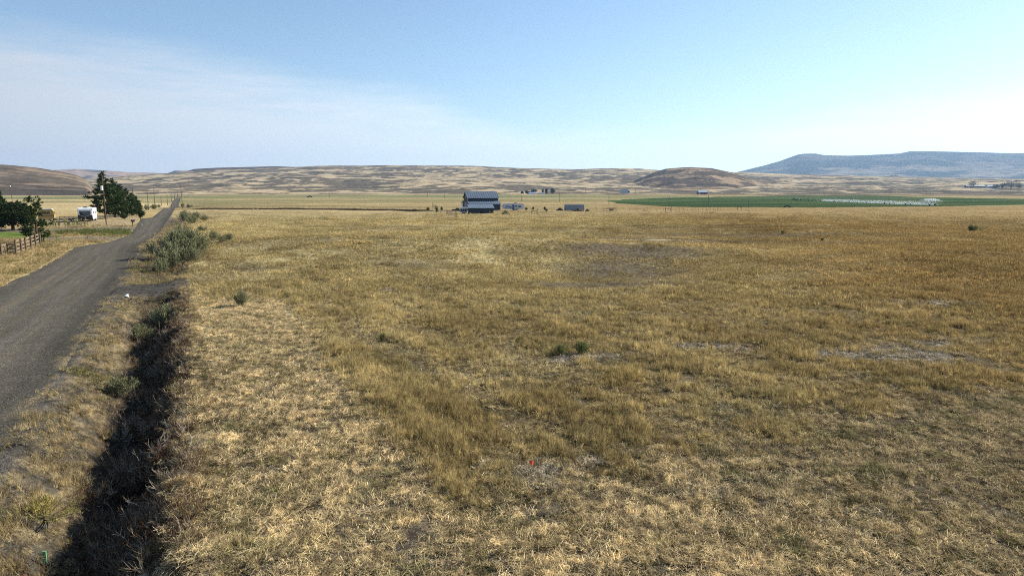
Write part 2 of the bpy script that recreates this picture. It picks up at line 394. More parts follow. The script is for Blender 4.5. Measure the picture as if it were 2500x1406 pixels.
# ------------------------------------------------------------------ field zones (all in world metres)
GREEN = wpoly([(1478, 491), (1530, 487), (1600, 484.5), (1750, 481), (1900, 478.6), (2130, 478.6), (2200, 480), (2500, 486), (2900, 491), (3100, 494), (2500, 500), (2290, 504), (2100, 506), (1930, 507.5), (1700, 506.5), (1620, 504), (1510, 497)])
STRAW = wpoly([(-300, 487), (205, 487), (340, 489), (420, 491), (380, 512), (340, 519), (110, 519), (-300, 523)])
LAWNS = [wpoly([(-200, 562), (60, 562), (90, 568), (80, 579), (-200, 583)]), wpoly([(96, 571), (140, 570), (150, 577), (100, 580)])]
STRIP = wpoly([(135, 564), (200, 562), (325, 560), (322, 572), (290, 577), (250, 576), (140, 571)])
DRV1 = wpoly([(-300, 556), (110, 556), (330, 553.5), (334, 561), (110, 562.5), (-300, 563)])
DRV2 = wpoly([(80, 579), (275, 577), (300, 580), (270, 586), (200, 587), (80, 589)])
BERMZ = wpoly([(450, 507), (1070, 510), (1070, 521), (450, 517)])
YARD = wpoly([(60, 530), (345, 524), (335, 552), (230, 552), (60, 548)])
BARE = [(2120, 865, 5.5, 1.7, 0.9), (2215, 741, 4.5, 1.5, 1.0), (1560, 706, 3.2, 1.4, 0.7), (1740, 678, 3.0, 1.6, 0.8), (2380, 601, 6, 3.5, 0.8), (610, 655, 4, 3, 0.6), (2010, 636, 6, 2.0, .5), (2260, 640, 5, 2.4, .5),
        (1700, 850, 3.0, 1.0, 0.7), (1480, 660, 5, 4, 0.6), (1500, 588, 48, 8, 1.0), (1700, 572, 40, 6, .8), (1450, 676, 10, 4.5, 1.0), (1530, 640, 8, 9, .9), (1560, 615, 12, 6, .9), (2120, 640, 16, 2.5, .5), (900, 700, 7, 1.2, .5), (1150, 690, 8, 1.4, .5), (1000, 640, 8, 5, 0.4), (2330, 840, 3, 1, .7), (1900, 1200, 3.0, .8, .4), (1380, 868, 1.2, .7, .8), (1320, 1150, 1.3, .6, .6),
        (860, 552, 30, 5, .5), (1450, 560, 60, 7, .45), (1900, 556, 40, 6, .35), (700, 610, 8, 5, .4)]
BARE_W = [(flat(a, b)[1], flat(a, b)[0], w, d, k) for a, b, w, d, k in BARE]
def bare(x, y):
    m = np.zeros(np.shape(x)); wx = x+(fbm(x*.35, y*.35, 61, 3)-.5)*5; wy = y+(fbm(x*.35, y*.35, 67, 3)-.5)*3.4
    for cx, cy, w, d, k in BARE_W:
        m = np.maximum(m, k*(1-ss(0.5, 1.35, np.hypot((wx-cx)/w, (wy-cy)/d))))
    return m
def mown(x, y):
    """1 where the grass was cut: a strip along the fence line and the near headland"""
    s, t = st(x, y); w = (fbm(s/5, t/5, 71, 3)-.5)*1.7
    a = 1-ss(5.2, 6.4, t+w+ (s-20)*-0.035)
    a = a*(1-ss(52, 64, s))
    b = 1-ss(14.6, 16.6, s+w*1.6+(vn(t/1.1, s/4, 73)-.5)*2.2)
    return np.maximum(a*(t > -1.5), b)
def rows(x, y):
    s, t = st(x, y); a = fbm(t/0.75+1.2*fbm(s/9, t/9, 75, 2), s/5.5, 77, 3); b = fbm(x/.75, y/.75, 78, 3); k = .35+.35*ss(8, 26, t); return a*(1-k)+b*k
def golden(x, y):
    """0 pale tan .. 1 orange brown, stronger to the right and ahead"""
    d = x+(fbm(x/18, y/18, 81, 3)-.5)*30-0.10*y
    return ss(-8, 42, d)*(0.75+0.25*fbm(x/7, y/7, 83, 3))
PALE = (0.50, 0.42, 0.225); TAN = (0.385, 0.31, 0.15); GOLD = (0.275, 0.188, 0.076); SOIL = (0.058, 0.045, 0.034); ASH = (0.095, 0.078, 0.064)
def grass_col(x, y):
    g = golden(x, y); c = lerp(PALE, TAN, ss(0.2, 0.8, fbm(x/4, y/4, 85, 4)))
    c = lerp(c, GOLD, g*0.92); c = lerp(c, (0.2, 0.19, 0.09), 0.4*ss(0.58, 0.8, fbm(x/2.6, y/2.6, 87, 3)))
    return c
def ground_col(x, y):
    s, t = st(x, y); r = np.hypot(x, y)
    g = grass_col(x, y); soil = lerp(SOIL, ASH, ss(0.3, 0.7, fbm(x/3, y/3, 89, 3)))
    near = lerp(soil, g*0.6, 0.30)
    c = lerp(near, g*0.92, ss(25, 100, r))
    c = c*(1-.28*ss(.46, .6, fbm(x/5, y/9, 90, 4))*ss(40, 70, r))[..., None]
    pat = ss(0.42, 0.62, fbm(x/11, y/6.5, 91, 4)); c = lerp(c, c*np.array([.8, .8, .82]), (1-pat)*ss(40, 90, r)*.7)
    c = lerp(c, (0.105, 0.086, 0.068), bare(x, y)*0.85)
    lx, ly = flat(1120, 592)[1], flat(1120, 592)[0]; c = lerp(c, (0.52, 0.43, 0.25), .8*np.exp(-((x-lx)/38)**2-((y-ly+.12*(x-lx))/7)**2))  # pale band painted along the swell, standing in for its sunlit crest
    for qx, qy, qw, qd in ((980, 560, 9, 1.6), (1260, 571, 6, 1.4), (1850, 550, 16, 1.6), (1960, 551, 12, 1.2), (1640, 586, 6, .9), (620, 548, 5, 1.0), (1500, 590, 4, 1)):
        lx, ly = flat(qx, qy)[1], flat(qx, qy)[0]; c = lerp(c, (0.62, 0.53, 0.36), .85*ss(1.2, .6, np.hypot((x-lx)/qw, (y-ly)/(qd*2))+.6*(fbm(x/2, y/2, 92, 3)-.5)))
    mw = mown(x, y); c = lerp(c, lerp(soil, np.array(PALE)*0.9, (0.07+.6*ss(24, 55, r))), mw*0.9)
    # mown straw bright patch by the field entrance
    cx, cy = flat(660, 735)[1], flat(660, 735)[0]; c = lerp(c, (0.42, 0.33, 0.19), 0.75*(1-ss(3, 13, np.hypot(x-cx, (y-cy)*0.9)+6*(fbm(x/4, y/4, 93, 3)-.5))))
    # verge and ditch
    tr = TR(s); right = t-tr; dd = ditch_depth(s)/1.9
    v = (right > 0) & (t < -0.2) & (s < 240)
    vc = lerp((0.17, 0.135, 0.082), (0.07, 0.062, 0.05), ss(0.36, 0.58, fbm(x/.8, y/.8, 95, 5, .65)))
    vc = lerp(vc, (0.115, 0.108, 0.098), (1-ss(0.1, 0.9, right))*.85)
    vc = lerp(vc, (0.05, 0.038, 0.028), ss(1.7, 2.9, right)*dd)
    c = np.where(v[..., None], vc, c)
    # crossing from the road into the field
    cr = (1-ss(3.0, 4.2, np.abs(s-66.3)+(fbm(x/1.5, y/1.5, 97, 3)-.5)*1.8))*(1-ss(-2.6, 1.5, t+(fbm(x, y, 98, 2)-.5)*2))*(right > -0.5)
    c = lerp(c, (0.075, 0.07, 0.064), cr*.95)
    # left of the road
    L = (t < TL(s)); lc = lerp((0.44, 0.335, 0.16), (0.33, 0.25, 0.13), fbm(x/6, y/6, 99, 4)); c = np.where((L & (r < 330))[..., None], lc, c)
    c = lerp(c, (0.47, 0.37, 0.2), inpoly(x, y, STRAW)*0.9*(0.8+.2*fbm(x/20, y/60, 101, 3)))
    for P in LAWNS: c = lerp(c, (0.10, 0.17, 0.035), inpoly(x, y, P)*0.9)
    c = lerp(c, (0.14, 0.165, 0.05), inpoly(x, y, STRIP)*ss(.3, .55, fbm(x/4, y/7, 103, 3))*.9)
    c = lerp(c, (0.33, 0.26, 0.16), inpoly(x, y, YARD)*0.8)
    c = lerp(c, (0.15, 0.135, 0.115), np.maximum(inpoly(x, y, DRV1), inpoly(x, y, DRV2))*0.85)
    # middle distance
    md = ss(190, 300, r)*(1-ss(1300, 1600, r))
    b = fbm(x/240, y/26, 105, 4); mc = lerp((0.42, 0.335, 0.185), (0.32, 0.25, 0.13), ss(0.35, 0.65, b)); mc = mc*(1-.3*ss(.52, .6, fbm(x/60, y/8, 106, 5, .65)))[..., None]
    mc = lerp(mc, (0.21, 0.20, 0.095), 0.6*ss(0.56, 0.70, fbm(x/170+5, y/30+9, 107, 4))*ss(330, 420, r))
    mc = lerp(mc, (0.29, 0.205, 0.10), 0.85*golden(x, y)*(1-ss(400, 520, r)))
    keep = (L & (r < 330)) | inpoly(x, y, STRAW)
    c = np.where(keep[..., None], c, lerp(c, mc, md))
    px = 1250+F*np.tan(np.clip(np.arctan2(x, np.maximum(y, 1)), -1.2, 1.2))
    ol = ss(880, 960, r+60*(fbm(px/90, r/200, 109, 3)-.5))*(1-ss(1350, 1550, r+350*(fbm(px/120, r/900, 111, 3)-.5)))*(px < 1700)
    ol = ol*(0.45+0.55*ss(0.4, .5, vn(r/75+2, px/400, 113)))
    c = lerp(c, (0.145, 0.175, 0.085), ol*0.85)
    ol2 = ss(600, 620, r+26*(fbm(px/60, r/90, 115, 3)-.5))*(1-ss(700, 760, r+60*(fbm(px/80, r/90, 117, 3)-.5)))*(px < 1500)
    c = lerp(c, (0.2, 0.195, 0.10), ol2*0.7)
    gf = inpoly(x+6*(fbm(x/20, y/20, 119, 2)-.5), y+16*(fbm(x/50, y/50, 121, 2)-.5), GREEN)
    gc = lerp((0.034, 0.068, 0.03), (0.075, 0.115, 0.05), ss(430, 640, r)*ss(0.35, .6, fbm(x/90, y/40, 123, 3)))
    gc = gc*(0.8+.4*vn((x*.3+y)/7.0, x/300, 124))[..., None]; gc = lerp(gc, (0.10, 0.11, 0.045), .6*ss(.6, .75, fbm(x/40, y/22, 126, 4)))
    c = lerp(c, gc, gf*0.97)
    # hills
    hl = ss(1450, 1800, r)
    return c, hl
def hill_col(x, y, z, slope, warm=1.0):
    px = 1250+F*np.tan(np.clip(np.arctan2(x, np.maximum(y, 1)), -1.2, 1.2))
    tanc = lerp((0.48, 0.38, 0.235), (0.39, 0.31, 0.20), fbm(x/600, y/600, 131, 3))
    q = fbm(x/700, y/500, 132, 3)-.5
    d = fbm(x/75+1.5*fbm(x/300, y/300, 133, 2), y/120, 135, 6, 0.68)
    dark = .95*ss(0.52, 0.555, d+slope*0.55+q*.30-.015)  # dark streaks, more on steep ground: sage, rock and painted slope shade
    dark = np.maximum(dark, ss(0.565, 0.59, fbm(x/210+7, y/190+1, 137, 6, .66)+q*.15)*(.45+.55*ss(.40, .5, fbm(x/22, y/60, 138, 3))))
    dk = lerp((0.11, 0.085, 0.062), (0.075, 0.07, 0.055), fbm(x/200, y/200, 139, 3))
    return lerp(tanc, dk, np.clip(dark, 0, 1)*0.92)

# ------------------------------------------------------------------ the ground: one sheet to the horizon
def build_ground():
    rr = [2.0, 4.0, 6.0]; r = 7.5
    while r < 220: rr.append(r); r *= 1.0135
    while r < 1500: rr.append(r); r *= 1.017
    while r < 4900: rr.append(r); r += 13
    while r < 16000: rr.append(r); r *= 1.035
    az = np.concatenate([np.arange(-180, -41, 3.0), np.arange(-41, 41, 0.15), np.arange(41, 180, 3.0)])
    AZ, RR = np.meshgrid(np.radians(az), np.array(rr)); X = RR*np.sin(AZ); Y = RR*np.cos(AZ)
    Z = h(X, Y); c, hl = ground_col(X, Y)
    gy = np.gradient(Z, axis=0)/np.maximum(np.gradient(RR, axis=0), .1)
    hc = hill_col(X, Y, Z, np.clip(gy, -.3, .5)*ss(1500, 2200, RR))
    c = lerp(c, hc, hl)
    k = int(np.searchsorted(rr, 1450))
    o = grid_mesh('ground', X[:k+1], Y[:k+1], Z[:k+1], M['ground'], c[:k+1], wrap=True)
    o['label'] = 'dry grass valley floor with mown and bare patches'
    o = grid_mesh('hills', X[k:], Y[k:], Z[k:], M['hill'], c[k:], wrap=True)
    o['label'] = 'tan rolling hills with dark streaks of sage and painted slope shade beyond the valley'
build_ground()

def hill(name, label, line, y_base, d0, d1, d2, colf, noise=1.0, rowsn=90, fall=0.75, taper=120, step=3.0):
    """a hill of its own: skyline as picture (x, y) pairs standing d1 metres away"""
    lx = np.array([p[0] for p in line], float); ly = np.array([p[1] for p in line], float)
    px = np.arange(lx[0], lx[-1]+.1, step); az = np.arctan((px-1250)/F)
    D = np.concatenate([np.linspace(d0, d1, rowsn), np.linspace(d1, d2, 24)[1:]])
    AZ, RR = np.meshgrid(az, D); X = RR*np.sin(AZ); Y = RR*np.cos(AZ); PX = np.broadcast_to(px, X.shape)
    top = (470-np.interp(PX, lx, ly))/F; yb = (470-y_base)/F
    f = ss(0, 1, (RR-d0)/(d1-d0)); f = 0.45*f+0.55*np.clip((RR-d0)/(d1-d0), 0, 1)
    zc = np.where(RR <= d1, (yb+(top-yb)*f)*RR*np.cos(AZ), (top*RR*np.cos(AZ))*(1-fall*((RR-d1)/(d2-d1))))
    q = d1/3000
    n = (fbm(X/(300*q)+5, Y/(300*q), 151, 6, .58)-.5); gul = 1-np.abs(2*fbm(X/(260*q)+3, Y/(700*q), 157, 4)-1)
    zc = zc+CAM_H+noise*(n*16+(gul-.75)*12)*q*np.sin(np.pi*np.clip((RR-d0)/(d1-d0)*0.97, 0, 1))
    edge = ss(0, taper, PX-lx[0])*ss(0, taper, lx[-1]-PX); zc = zc*edge+(-20)*(1-edge)
    zc[0] -= 40*q; zc[-1] -= 60*q
    g = np.gradient(zc, axis=0)/np.gradient(RR, axis=0)
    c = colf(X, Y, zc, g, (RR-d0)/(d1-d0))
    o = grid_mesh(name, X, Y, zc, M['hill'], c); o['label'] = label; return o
def c_brown(X, Y, Z, g, f):
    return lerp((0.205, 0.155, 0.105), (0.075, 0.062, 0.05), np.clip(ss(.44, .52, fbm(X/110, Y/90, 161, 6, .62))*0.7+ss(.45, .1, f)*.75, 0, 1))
def c_round(X, Y, Z, g, f):
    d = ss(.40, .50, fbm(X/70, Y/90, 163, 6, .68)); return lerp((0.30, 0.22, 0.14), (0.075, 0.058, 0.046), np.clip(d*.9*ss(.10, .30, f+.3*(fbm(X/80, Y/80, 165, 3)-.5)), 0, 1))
def c_mesa(X, Y, Z, g, f):
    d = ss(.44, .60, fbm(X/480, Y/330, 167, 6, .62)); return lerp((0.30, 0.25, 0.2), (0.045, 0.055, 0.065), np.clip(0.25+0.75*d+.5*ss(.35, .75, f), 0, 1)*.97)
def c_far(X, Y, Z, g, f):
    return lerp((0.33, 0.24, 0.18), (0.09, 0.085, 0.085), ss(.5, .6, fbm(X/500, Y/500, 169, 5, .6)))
def c_rim(X, Y, Z, g, f): return lerp((0.07, 0.055, 0.05), (0.12, 0.09, 0.07), fbm(X/120, Y/120, 171, 5))
hill('hill', 'dark brown hill at the left edge of the view', [(-900, 436), (-500, 415), (-200, 407), (0, 404), (50, 407), (110, 413), (160, 421), (200, 430), (232, 444), (260, 462)], 470, 1700, 2500, 3600, c_brown, 0.8, taper=40)
hill('hill', 'faint pinkish ridge far behind the pines', [(60, 448), (130, 424), (150, 418), (200, 415), (260, 418), (330, 423), (400, 425), (440, 430), (520, 455)], 462, 7200, 8600, 10500, c_far, 0.7, taper=50)
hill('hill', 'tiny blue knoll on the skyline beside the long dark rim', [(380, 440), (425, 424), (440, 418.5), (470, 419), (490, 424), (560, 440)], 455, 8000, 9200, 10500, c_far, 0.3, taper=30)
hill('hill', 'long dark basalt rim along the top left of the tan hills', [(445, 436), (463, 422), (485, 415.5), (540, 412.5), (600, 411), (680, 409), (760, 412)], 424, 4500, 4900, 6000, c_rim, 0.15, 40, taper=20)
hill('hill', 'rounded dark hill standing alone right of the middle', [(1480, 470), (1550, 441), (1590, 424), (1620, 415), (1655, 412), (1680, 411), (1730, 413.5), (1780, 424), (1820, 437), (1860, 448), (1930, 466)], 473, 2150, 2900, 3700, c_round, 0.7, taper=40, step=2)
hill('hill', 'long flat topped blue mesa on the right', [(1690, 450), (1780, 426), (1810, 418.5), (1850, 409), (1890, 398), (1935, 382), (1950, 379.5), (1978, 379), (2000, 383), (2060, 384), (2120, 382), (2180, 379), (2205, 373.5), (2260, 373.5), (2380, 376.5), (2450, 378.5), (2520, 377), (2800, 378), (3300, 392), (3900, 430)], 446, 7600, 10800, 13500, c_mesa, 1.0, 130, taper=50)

# ------------------------------------------------------------------ road
def build_road():
    S = np.concatenate([np.arange(-40, 130, 0.6), np.arange(130, 300, 1.2), np.arange(300, 1100, 8)])
    U = np.concatenate([[-0.16, -0.08, -0.03], np.linspace(0, 1, 60), [1.03, 1.08, 1.16]])
    SS, UU = np.meshgrid(S, U, indexing='ij'); tl = TL(SS)-.5*(fbm(SS/3.5, SS*0, 212, 4)-.5); tr = TR(SS)+.55*(fbm(SS/3.0, SS*0+5, 214, 4)-.5); T = tl+(tr-tl)*UU
    X, Y = xy(SS, T); Z = base(X, Y)+road_z(SS, T)
    w = tr-tl; c = np.ones(X.shape+(3,))*np.array((0.088, 0.081, 0.067))
    frac = UU+(fbm(SS/14, UU*2, 201, 3)-.5)*.05
    for pos, wd, k in ((.33, .05, 1), (.52, .045, .9), (.16, .03, .4), (.70, .03, .5)):
        c = lerp(c, (0.165, 0.138, 0.095), k*0.6*np.exp(-((frac-pos)/wd)**2)*(0.5+.5*fbm(SS/6, UU*8, 203, 3)))
    for pos, wd in ((.24, .045), (.43, .04), (.61, .05)):
        c = lerp(c, (0.118, 0.110, 0.094), 0.6*np.exp(-((frac-pos)/wd)**2))
    c = lerp(c, (0.062, 0.058, 0.05), ss(.80, .9, UU)*0.75); c = lerp(c, (0.07, 0.065, 0.056), ss(.1, .02, UU)*0.7)
    edge_n = fbm(SS/1.6, UU*14, 208, 4); c = lerp(c, (0.24, 0.19, 0.11), .55*ss(.55, .66, edge_n)*np.maximum(ss(.90, .99, UU), ss(.08, .0, UU)))
    c = c*(0.78+0.42*fbm(SS/22, UU*9, 205, 4))[..., None]*(0.8+0.4*fbm(SS/11, UU*42, 206, 3))[..., None]
    Z = Z+0.03*(fbm(SS/5, UU*14, 207, 3)-.5)-0.02*np.exp(-((frac-.43)/.05)**2)
    o = grid_mesh('road', X, Y, Z, M['road'], c); o['label'] = 'grey gravel road running past the poles to the hills'
build_road()

# ------------------------------------------------------------------ scattered ground cover
def blades(n, size, h0, h1, w, lean, seed, flatn=0, tus=14, sg=.05):
    """a patch of separate dry blades as one little mesh"""
    g = random.Random(seed); v = []; f = []
    for i in range(n):
        # blades gather in tussocks
        if i % tus == 0: cx, cy = (g.random()-.5)*size, (g.random()-.5)*size
        x = cx+g.gauss(0, size*sg); y = cy+g.gauss(0, size*sg); a = g.random()*6.283; H = h0+(h1-h0)*g.random()**1.3; l = lean*(0.3+g.random())*H
        b = g.random()*6.283; dx, dy = math.cos(a)*w/2, math.sin(a)*w/2; lx, ly = math.cos(b)*l, math.sin(b)*l; k = len(v)
        v += [(x-dx, y-dy, -.03), (x+dx, y+dy, -.03), (x+dx*.8+lx*.35, y+dy*.8+ly*.35, H*.6), (x-dx*.8+lx*.35, y-dy*.8+ly*.35, H*.6), (x+lx, y+ly, H)]
        f += [(k, k+1, k+2, k+3), (k+3, k+2, k+4)]
    for i in range(flatn):
        x = (g.random()-.5)*size*1.1; y = (g.random()-.5)*size*1.1; a = g.random()*6.283; L = g.uniform(.07, .26); z = g.uniform(.0, .05); q = g.uniform(-.03, .06); k = len(v)
        dx, dy = math.cos(a)*L/2, math.sin(a)*L/2; nx, ny = -math.sin(a)*w*.6, math.cos(a)*w*.6
        v += [(x-dx-nx, y-dy-ny, z), (x+dx-nx, y+dy-ny, z+q), (x+dx+nx, y+dy+ny, z+q+w*.4), (x-dx+nx, y-dy+ny, z+w*.4)]; f += [(k, k+1, k+2, k+3)]
    me = bpy.data.meshes.new('blades'); me.from_pydata(v, [], f); me.materials.append(M['blade']); return me
def scatter(name, label, cat, meshes, pts, rot, scl, tint, mix=None):
    n = len(pts)
    c = bpy.data.collections.new(name+'_sources')
    for i, me in enumerate(meshes):
        o = bpy.data.objects.new('%s_source_%02d' % (name, i), me); c.objects.link(o)
    me = bpy.data.meshes.new(name); me.vertices.add(n); me.vertices.foreach_set('co', pts.astype(np.float32).ravel())
    for nm, typ, key, dat in (('rot', 'FLOAT_VECTOR', 'vector', rot), ('scl', 'FLOAT_VECTOR', 'vector', scl), ('tint', 'FLOAT_COLOR', 'color', np.concatenate([tint, np.ones((n, 1))], 1))):
        a = me.attributes.new(nm, typ, 'POINT'); a.data.foreach_set(key, dat.astype(np.float32).ravel())
    a = me.attributes.new('vi', 'INT', 'POINT'); a.data.foreach_set('value', rng.integers(0, len(meshes), n).astype(np.int32))
    o = bpy.data.objects.new(name, me); COL.objects.link(o)
    ng = bpy.data.node_groups.new(name, 'GeometryNodeTree'); N = ng.nodes; L = ng.links
    ng.interface.new_socket('Geometry', in_out='INPUT', socket_type='NodeSocketGeometry'); ng.interface.new_socket('Geometry', in_out='OUTPUT', socket_type='NodeSocketGeometry')
    gi = N.new('NodeGroupInput'); go = N.new('NodeGroupOutput'); ip = N.new('GeometryNodeInstanceOnPoints'); ci = N.new('GeometryNodeCollectionInfo')
    ci.inputs['Collection'].default_value = c; ci.inputs['Separate Children'].default_value = True; ci.inputs['Reset Children'].default_value = True
    def na(nm, t):
        a = N.new('GeometryNodeInputNamedAttribute'); a.data_type = t; a.inputs['Name'].default_value = nm; return a.outputs[0]
    mp = N.new('GeometryNodeMeshToPoints')
    L.new(gi.outputs[0], mp.inputs['Mesh']); L.new(mp.outputs[0], ip.inputs['Points'])
    L.new(ci.outputs[0], ip.inputs['Instance']); ip.inputs['Pick Instance'].default_value = True
    L.new(na('vi', 'INT'), ip.inputs['Instance Index']); L.new(na('rot', 'FLOAT_VECTOR'), ip.inputs['Rotation']); L.new(na('scl', 'FLOAT_VECTOR'), ip.inputs['Scale'])
    L.new(ip.outputs[0], go.inputs[0]); md = o.modifiers.new('scatter', 'NODES'); md.node_group = ng
    return tag(o, label, cat, kind='stuff')
def cand(n, r0, r1, p=1.0, az=43):
    a = np.radians(rng.uniform(-az, az, n)); u = rng.random(n); r = (r0**(p+1)+(r1**(p+1)-r0**(p+1))*u)**(1/(p+1))
    return r*np.sin(a), r*np.cos(a)
def lay(name, label, cat, meshes, x, y, sx, sz, tint, tilt=0.1):
    n = len(x); z = h(x, y); sx = np.broadcast_to(sx, n); sz = np.broadcast_to(sz, n)
    rot = np.stack([rng.normal(0, tilt, n), rng.normal(0, tilt, n), rng.uniform(0, 6.283, n)], 1)
    j = rng.uniform(.8, 1.2, n)
    return scatter(name, label, cat, meshes, np.stack([x, y, z], 1), rot, np.stack([sx*j, sx*j, sz*j], 1), tint*rng.uniform(.62, 1.22, (n, 1)))
def offroad(x, y, m=0.0):
    s, t = st(x, y); return (t > TR(s)+m) | (t < TL(s)-m)
tallm = [blades(120, .75, .10, .40, .009, .45, 300+i, 22) for i in range(7)]
shortm = [blades(96, .55, .015, .07, .0068, .8, 320+i, 74) for i in range(8)]
litterm = [blades(8, .6, .05, .14, .010, .8, 340+i, 90) for i in range(5)]
farm = [blades(120, 2.2, .08, .34, .022, .5, 360+i, 30, tus=9, sg=.035) for i in range(6)]

def build_cover():
    # uncut field grass, near
    x, y = cand(52000, 11, 66, .55); s, t = st(x, y)
    mw = mown(x, y); rw = rows(x, y); b = bare(x, y); r = np.hypot(x, y)
    pr = (1-mw)*(1-b*0.97)*np.maximum(0.22+0.78*ss(.43, .57, rw), .8*ss(9.5, 7, t))*(t > 0.6)*.85
    k = rng.random(len(x)) < pr; x, y, rw, r = x[k], y[k], rw[k], r[k]
    _s, _t = st(x, y)
    lay('field_grass', 'uncut golden dry grass standing in rows across the near field', 'grass', tallm, x, y, 1.0, (0.35+0.85*ss(.42, .66, rw))*(0.45+.95*fbm(x/2, y/2, 211, 3))*(1+.35*ss(9, 6.5, _t))*(1-.25*ss(26, 16, _s)), grass_col(x, y)*1.16*(.84+.26*ss(.42, .60, fbm(_t/.8+.8*fbm(_s/8, _t/8, 75, 2), _s/7.0, 179, 3)))[:, None], .22)
    # stubble of the mown strip and headland
    x, y = cand(52000, 10, 72, .35); s, t = st(x, y); mw = mown(x, y)
    pr = mw*(t > -0.9)*(.36+.64*ss(.42, .56, fbm(x/.45, y/.8, 213, 3)))*.8
    k = rng.random(len(x)) < pr; x, y = x[k], y[k]
    tc = lerp((0.80, 0.67, 0.42), (0.42, 0.35, 0.19), ss(.52, .72, fbm(x/.7, y/.7, 215, 3))*.8)
    _s, _t = st(x, y); tc = tc*(1-.30*ss(7, 20, _t)*(1-ss(12, 30, -x)))[:, None]; tc = lerp(tc, (0.16, 0.18, 0.07), .7*ss(.64, .74, fbm(x/.7, y/.7, 217, 2))*.9)
    lay('stubble', 'short mown straw stubble in the strip beside the ditch and nearest the viewer', 'stubble', shortm, x, y, 1.0, rng.uniform(.5, 1.5, len(x)), tc, .1)
    # flattened straw litter between tussocks
    x, y = cand(26000, 10, 60, .4); s, t = st(x, y); b = bare(x, y)
    k = (t > -0.8) & (rng.random(len(x)) < (0.5+b)*(1-.6*mown(x, y))*(.4+.6*ss(.4, .55, fbm(x/.6, y/1.1, 214, 3)))); x, y = x[k], y[k]; b = bare(x, y)
    lay('straw_litter', 'flattened pale straw lying on bare soil between tussocks', 'straw', litterm, x, y, 1.0, 1.0, lerp(grass_col(x, y)*1.1, (0.55, 0.51, 0.43), np.clip(b+.25, 0, .95)), .12)
    # grass in the middle distance
    x, y = cand(46000, 52, 315, .15, 40); s, t = st(x, y); r = np.hypot(x, y); b = bare(x, y)
    pr = (1-mown(x, y))*(1-b*.9)*(t > 0.8)*(0.35+.65*ss(.36, .6, fbm(x/6, y/4, 219, 4)))*(1-.95*ss(140, 270, r))
    k = (rng.random(len(x)) < pr) & ~inpoly(x, y, GREEN) & ~inpoly(x, y, BERMZ); x, y, r = x[k], y[k], r[k]
    _s, _t = st(x, y); rw2 = fbm(_t/1.3+.8*fbm(_s/14, _t/14, 75, 2), _s/16.0, 177, 3); rm = (1-.5*(.22+.45*(1-ss(90, 150, np.hypot(x, y)))*(1-ss(14, 30, _t)))*(1-ss(.42, .58, rw2))*1.3)*1.06*(1-.35*bare(x, y)); rm = rm*(.88+.22*ss(.38, .62, fbm(x/9, y/16, 178, 3)))
    lay('meadow_grass', 'dry grass covering the field out to the barn', 'grass', farm, x, y, 0.75+r/150, 0.45+.6*fbm(x/5, y/5, 221, 3), lerp(grass_col(x, y), (0.42, 0.345, 0.2), ss(180, 300, r)*.5)*1.25*rm[:, None], .1)
    # verge grass on both sides of the road
    x, y = cand(44000, 11, 190, .1, 43); s, t = st(x, y); rt = t-TR(s); lf = TL(s)-t
    n1 = fbm(x/1.3, y/1.3, 223, 3)
    d = ditch_depth(s)/1.9
    a1 = (rt > .1) & (t < 0.9) & ~((np.abs(s-66.3) < 3.6) & (t < 0.2)); w1 = ss(.27, .42, n1+.06*ss(0, 1.5, rt)-0.12*(rt < .5))*(1-.93*ss(1.5, 2.6, rt)*d)
    a2 = (lf > .15) & (lf < 22)
    bad = inpoly(x, y, DRV1) | inpoly(x, y, DRV2) | inpoly(x, y, LAWNS[0]) | inpoly(x, y, YARD)
    k = ((a1 & (rng.random(len(x)) < w1)) | (a2 & (rng.random(len(x)) < .8))) & ~bad
    x, y = x[k], y[k]; s, t = st(x, y); r = np.hypot(x, y)
    gc = lerp((0.50, 0.41, 0.235), (0.37, 0.30, 0.17), fbm(x/3, y/3, 225, 3))
    gc = lerp(gc, (0.16, 0.19, 0.06), ss(.66, .75, fbm(x/1.7, y/1.7, 227, 2))*.7)
    gc = np.where(inpoly(x, y, STRIP)[:, None], np.array((0.15, 0.18, 0.06)), gc)
    lay('verge_grass', 'golden grass along both edges of the gravel road', 'grass', tallm, x, y, 0.85+r/110, np.where(t > -9, 0.28+.6*ss(.4, .7, fbm(x/2, y/2, 229, 3)), .5+.7*fbm(x/2, y/2, 229, 3)), gc, .3)
    # loose stones
    st_m = []
    for i in range(4):
        g = random.Random(i+5); m_ = MB()
        for k in range(12):
            cx, cy, q = (g.random()-.5)*.8, (g.random()-.5)*.8, g.uniform(.008, .022); n = len(m_.v)
            m_.v += [(cx+q*g.uniform(.7, 1.2)*math.cos(w), cy+q*g.uniform(.7, 1.2)*math.sin(w), 0) for w in (0, 1.25, 2.5, 3.8, 5)]+[(cx, cy, q*.9)]
            m_.f += [(n+a, n+(a+1) % 5, n+5) for a in range(5)]
        me = bpy.data.meshes.new('stones'); me.from_pydata(m_.v, [], m_.f); me.materials.append(M['blade']); st_m.append(me)
    x, y = cand(40000, 11, 60, .3); s, t = st(x, y); e = np.minimum(TR(s)-t, t-TL(s)); k = (e > -.9) & (rng.random(len(x)) < np.where(e < 1.6, .95, .35)); x, y = x[k], y[k]; s, t = st(x, y)
    n = len(x); z = np.maximum(base(x, y)+road_z(s, t), h(x, y)); rot = np.stack([x*0, x*0, rng.uniform(0, 6.28, n)], 1)
    scatter('gravel', 'loose grey stones scattered over the gravel road and shoulder', 'gravel', st_m, np.stack([x, y, z], 1), rot, np.ones((n, 3)), np.ones((n, 3))*rng.uniform(.07, .27, (n, 1))*np.array((1, .95, .85)))
build_cover()

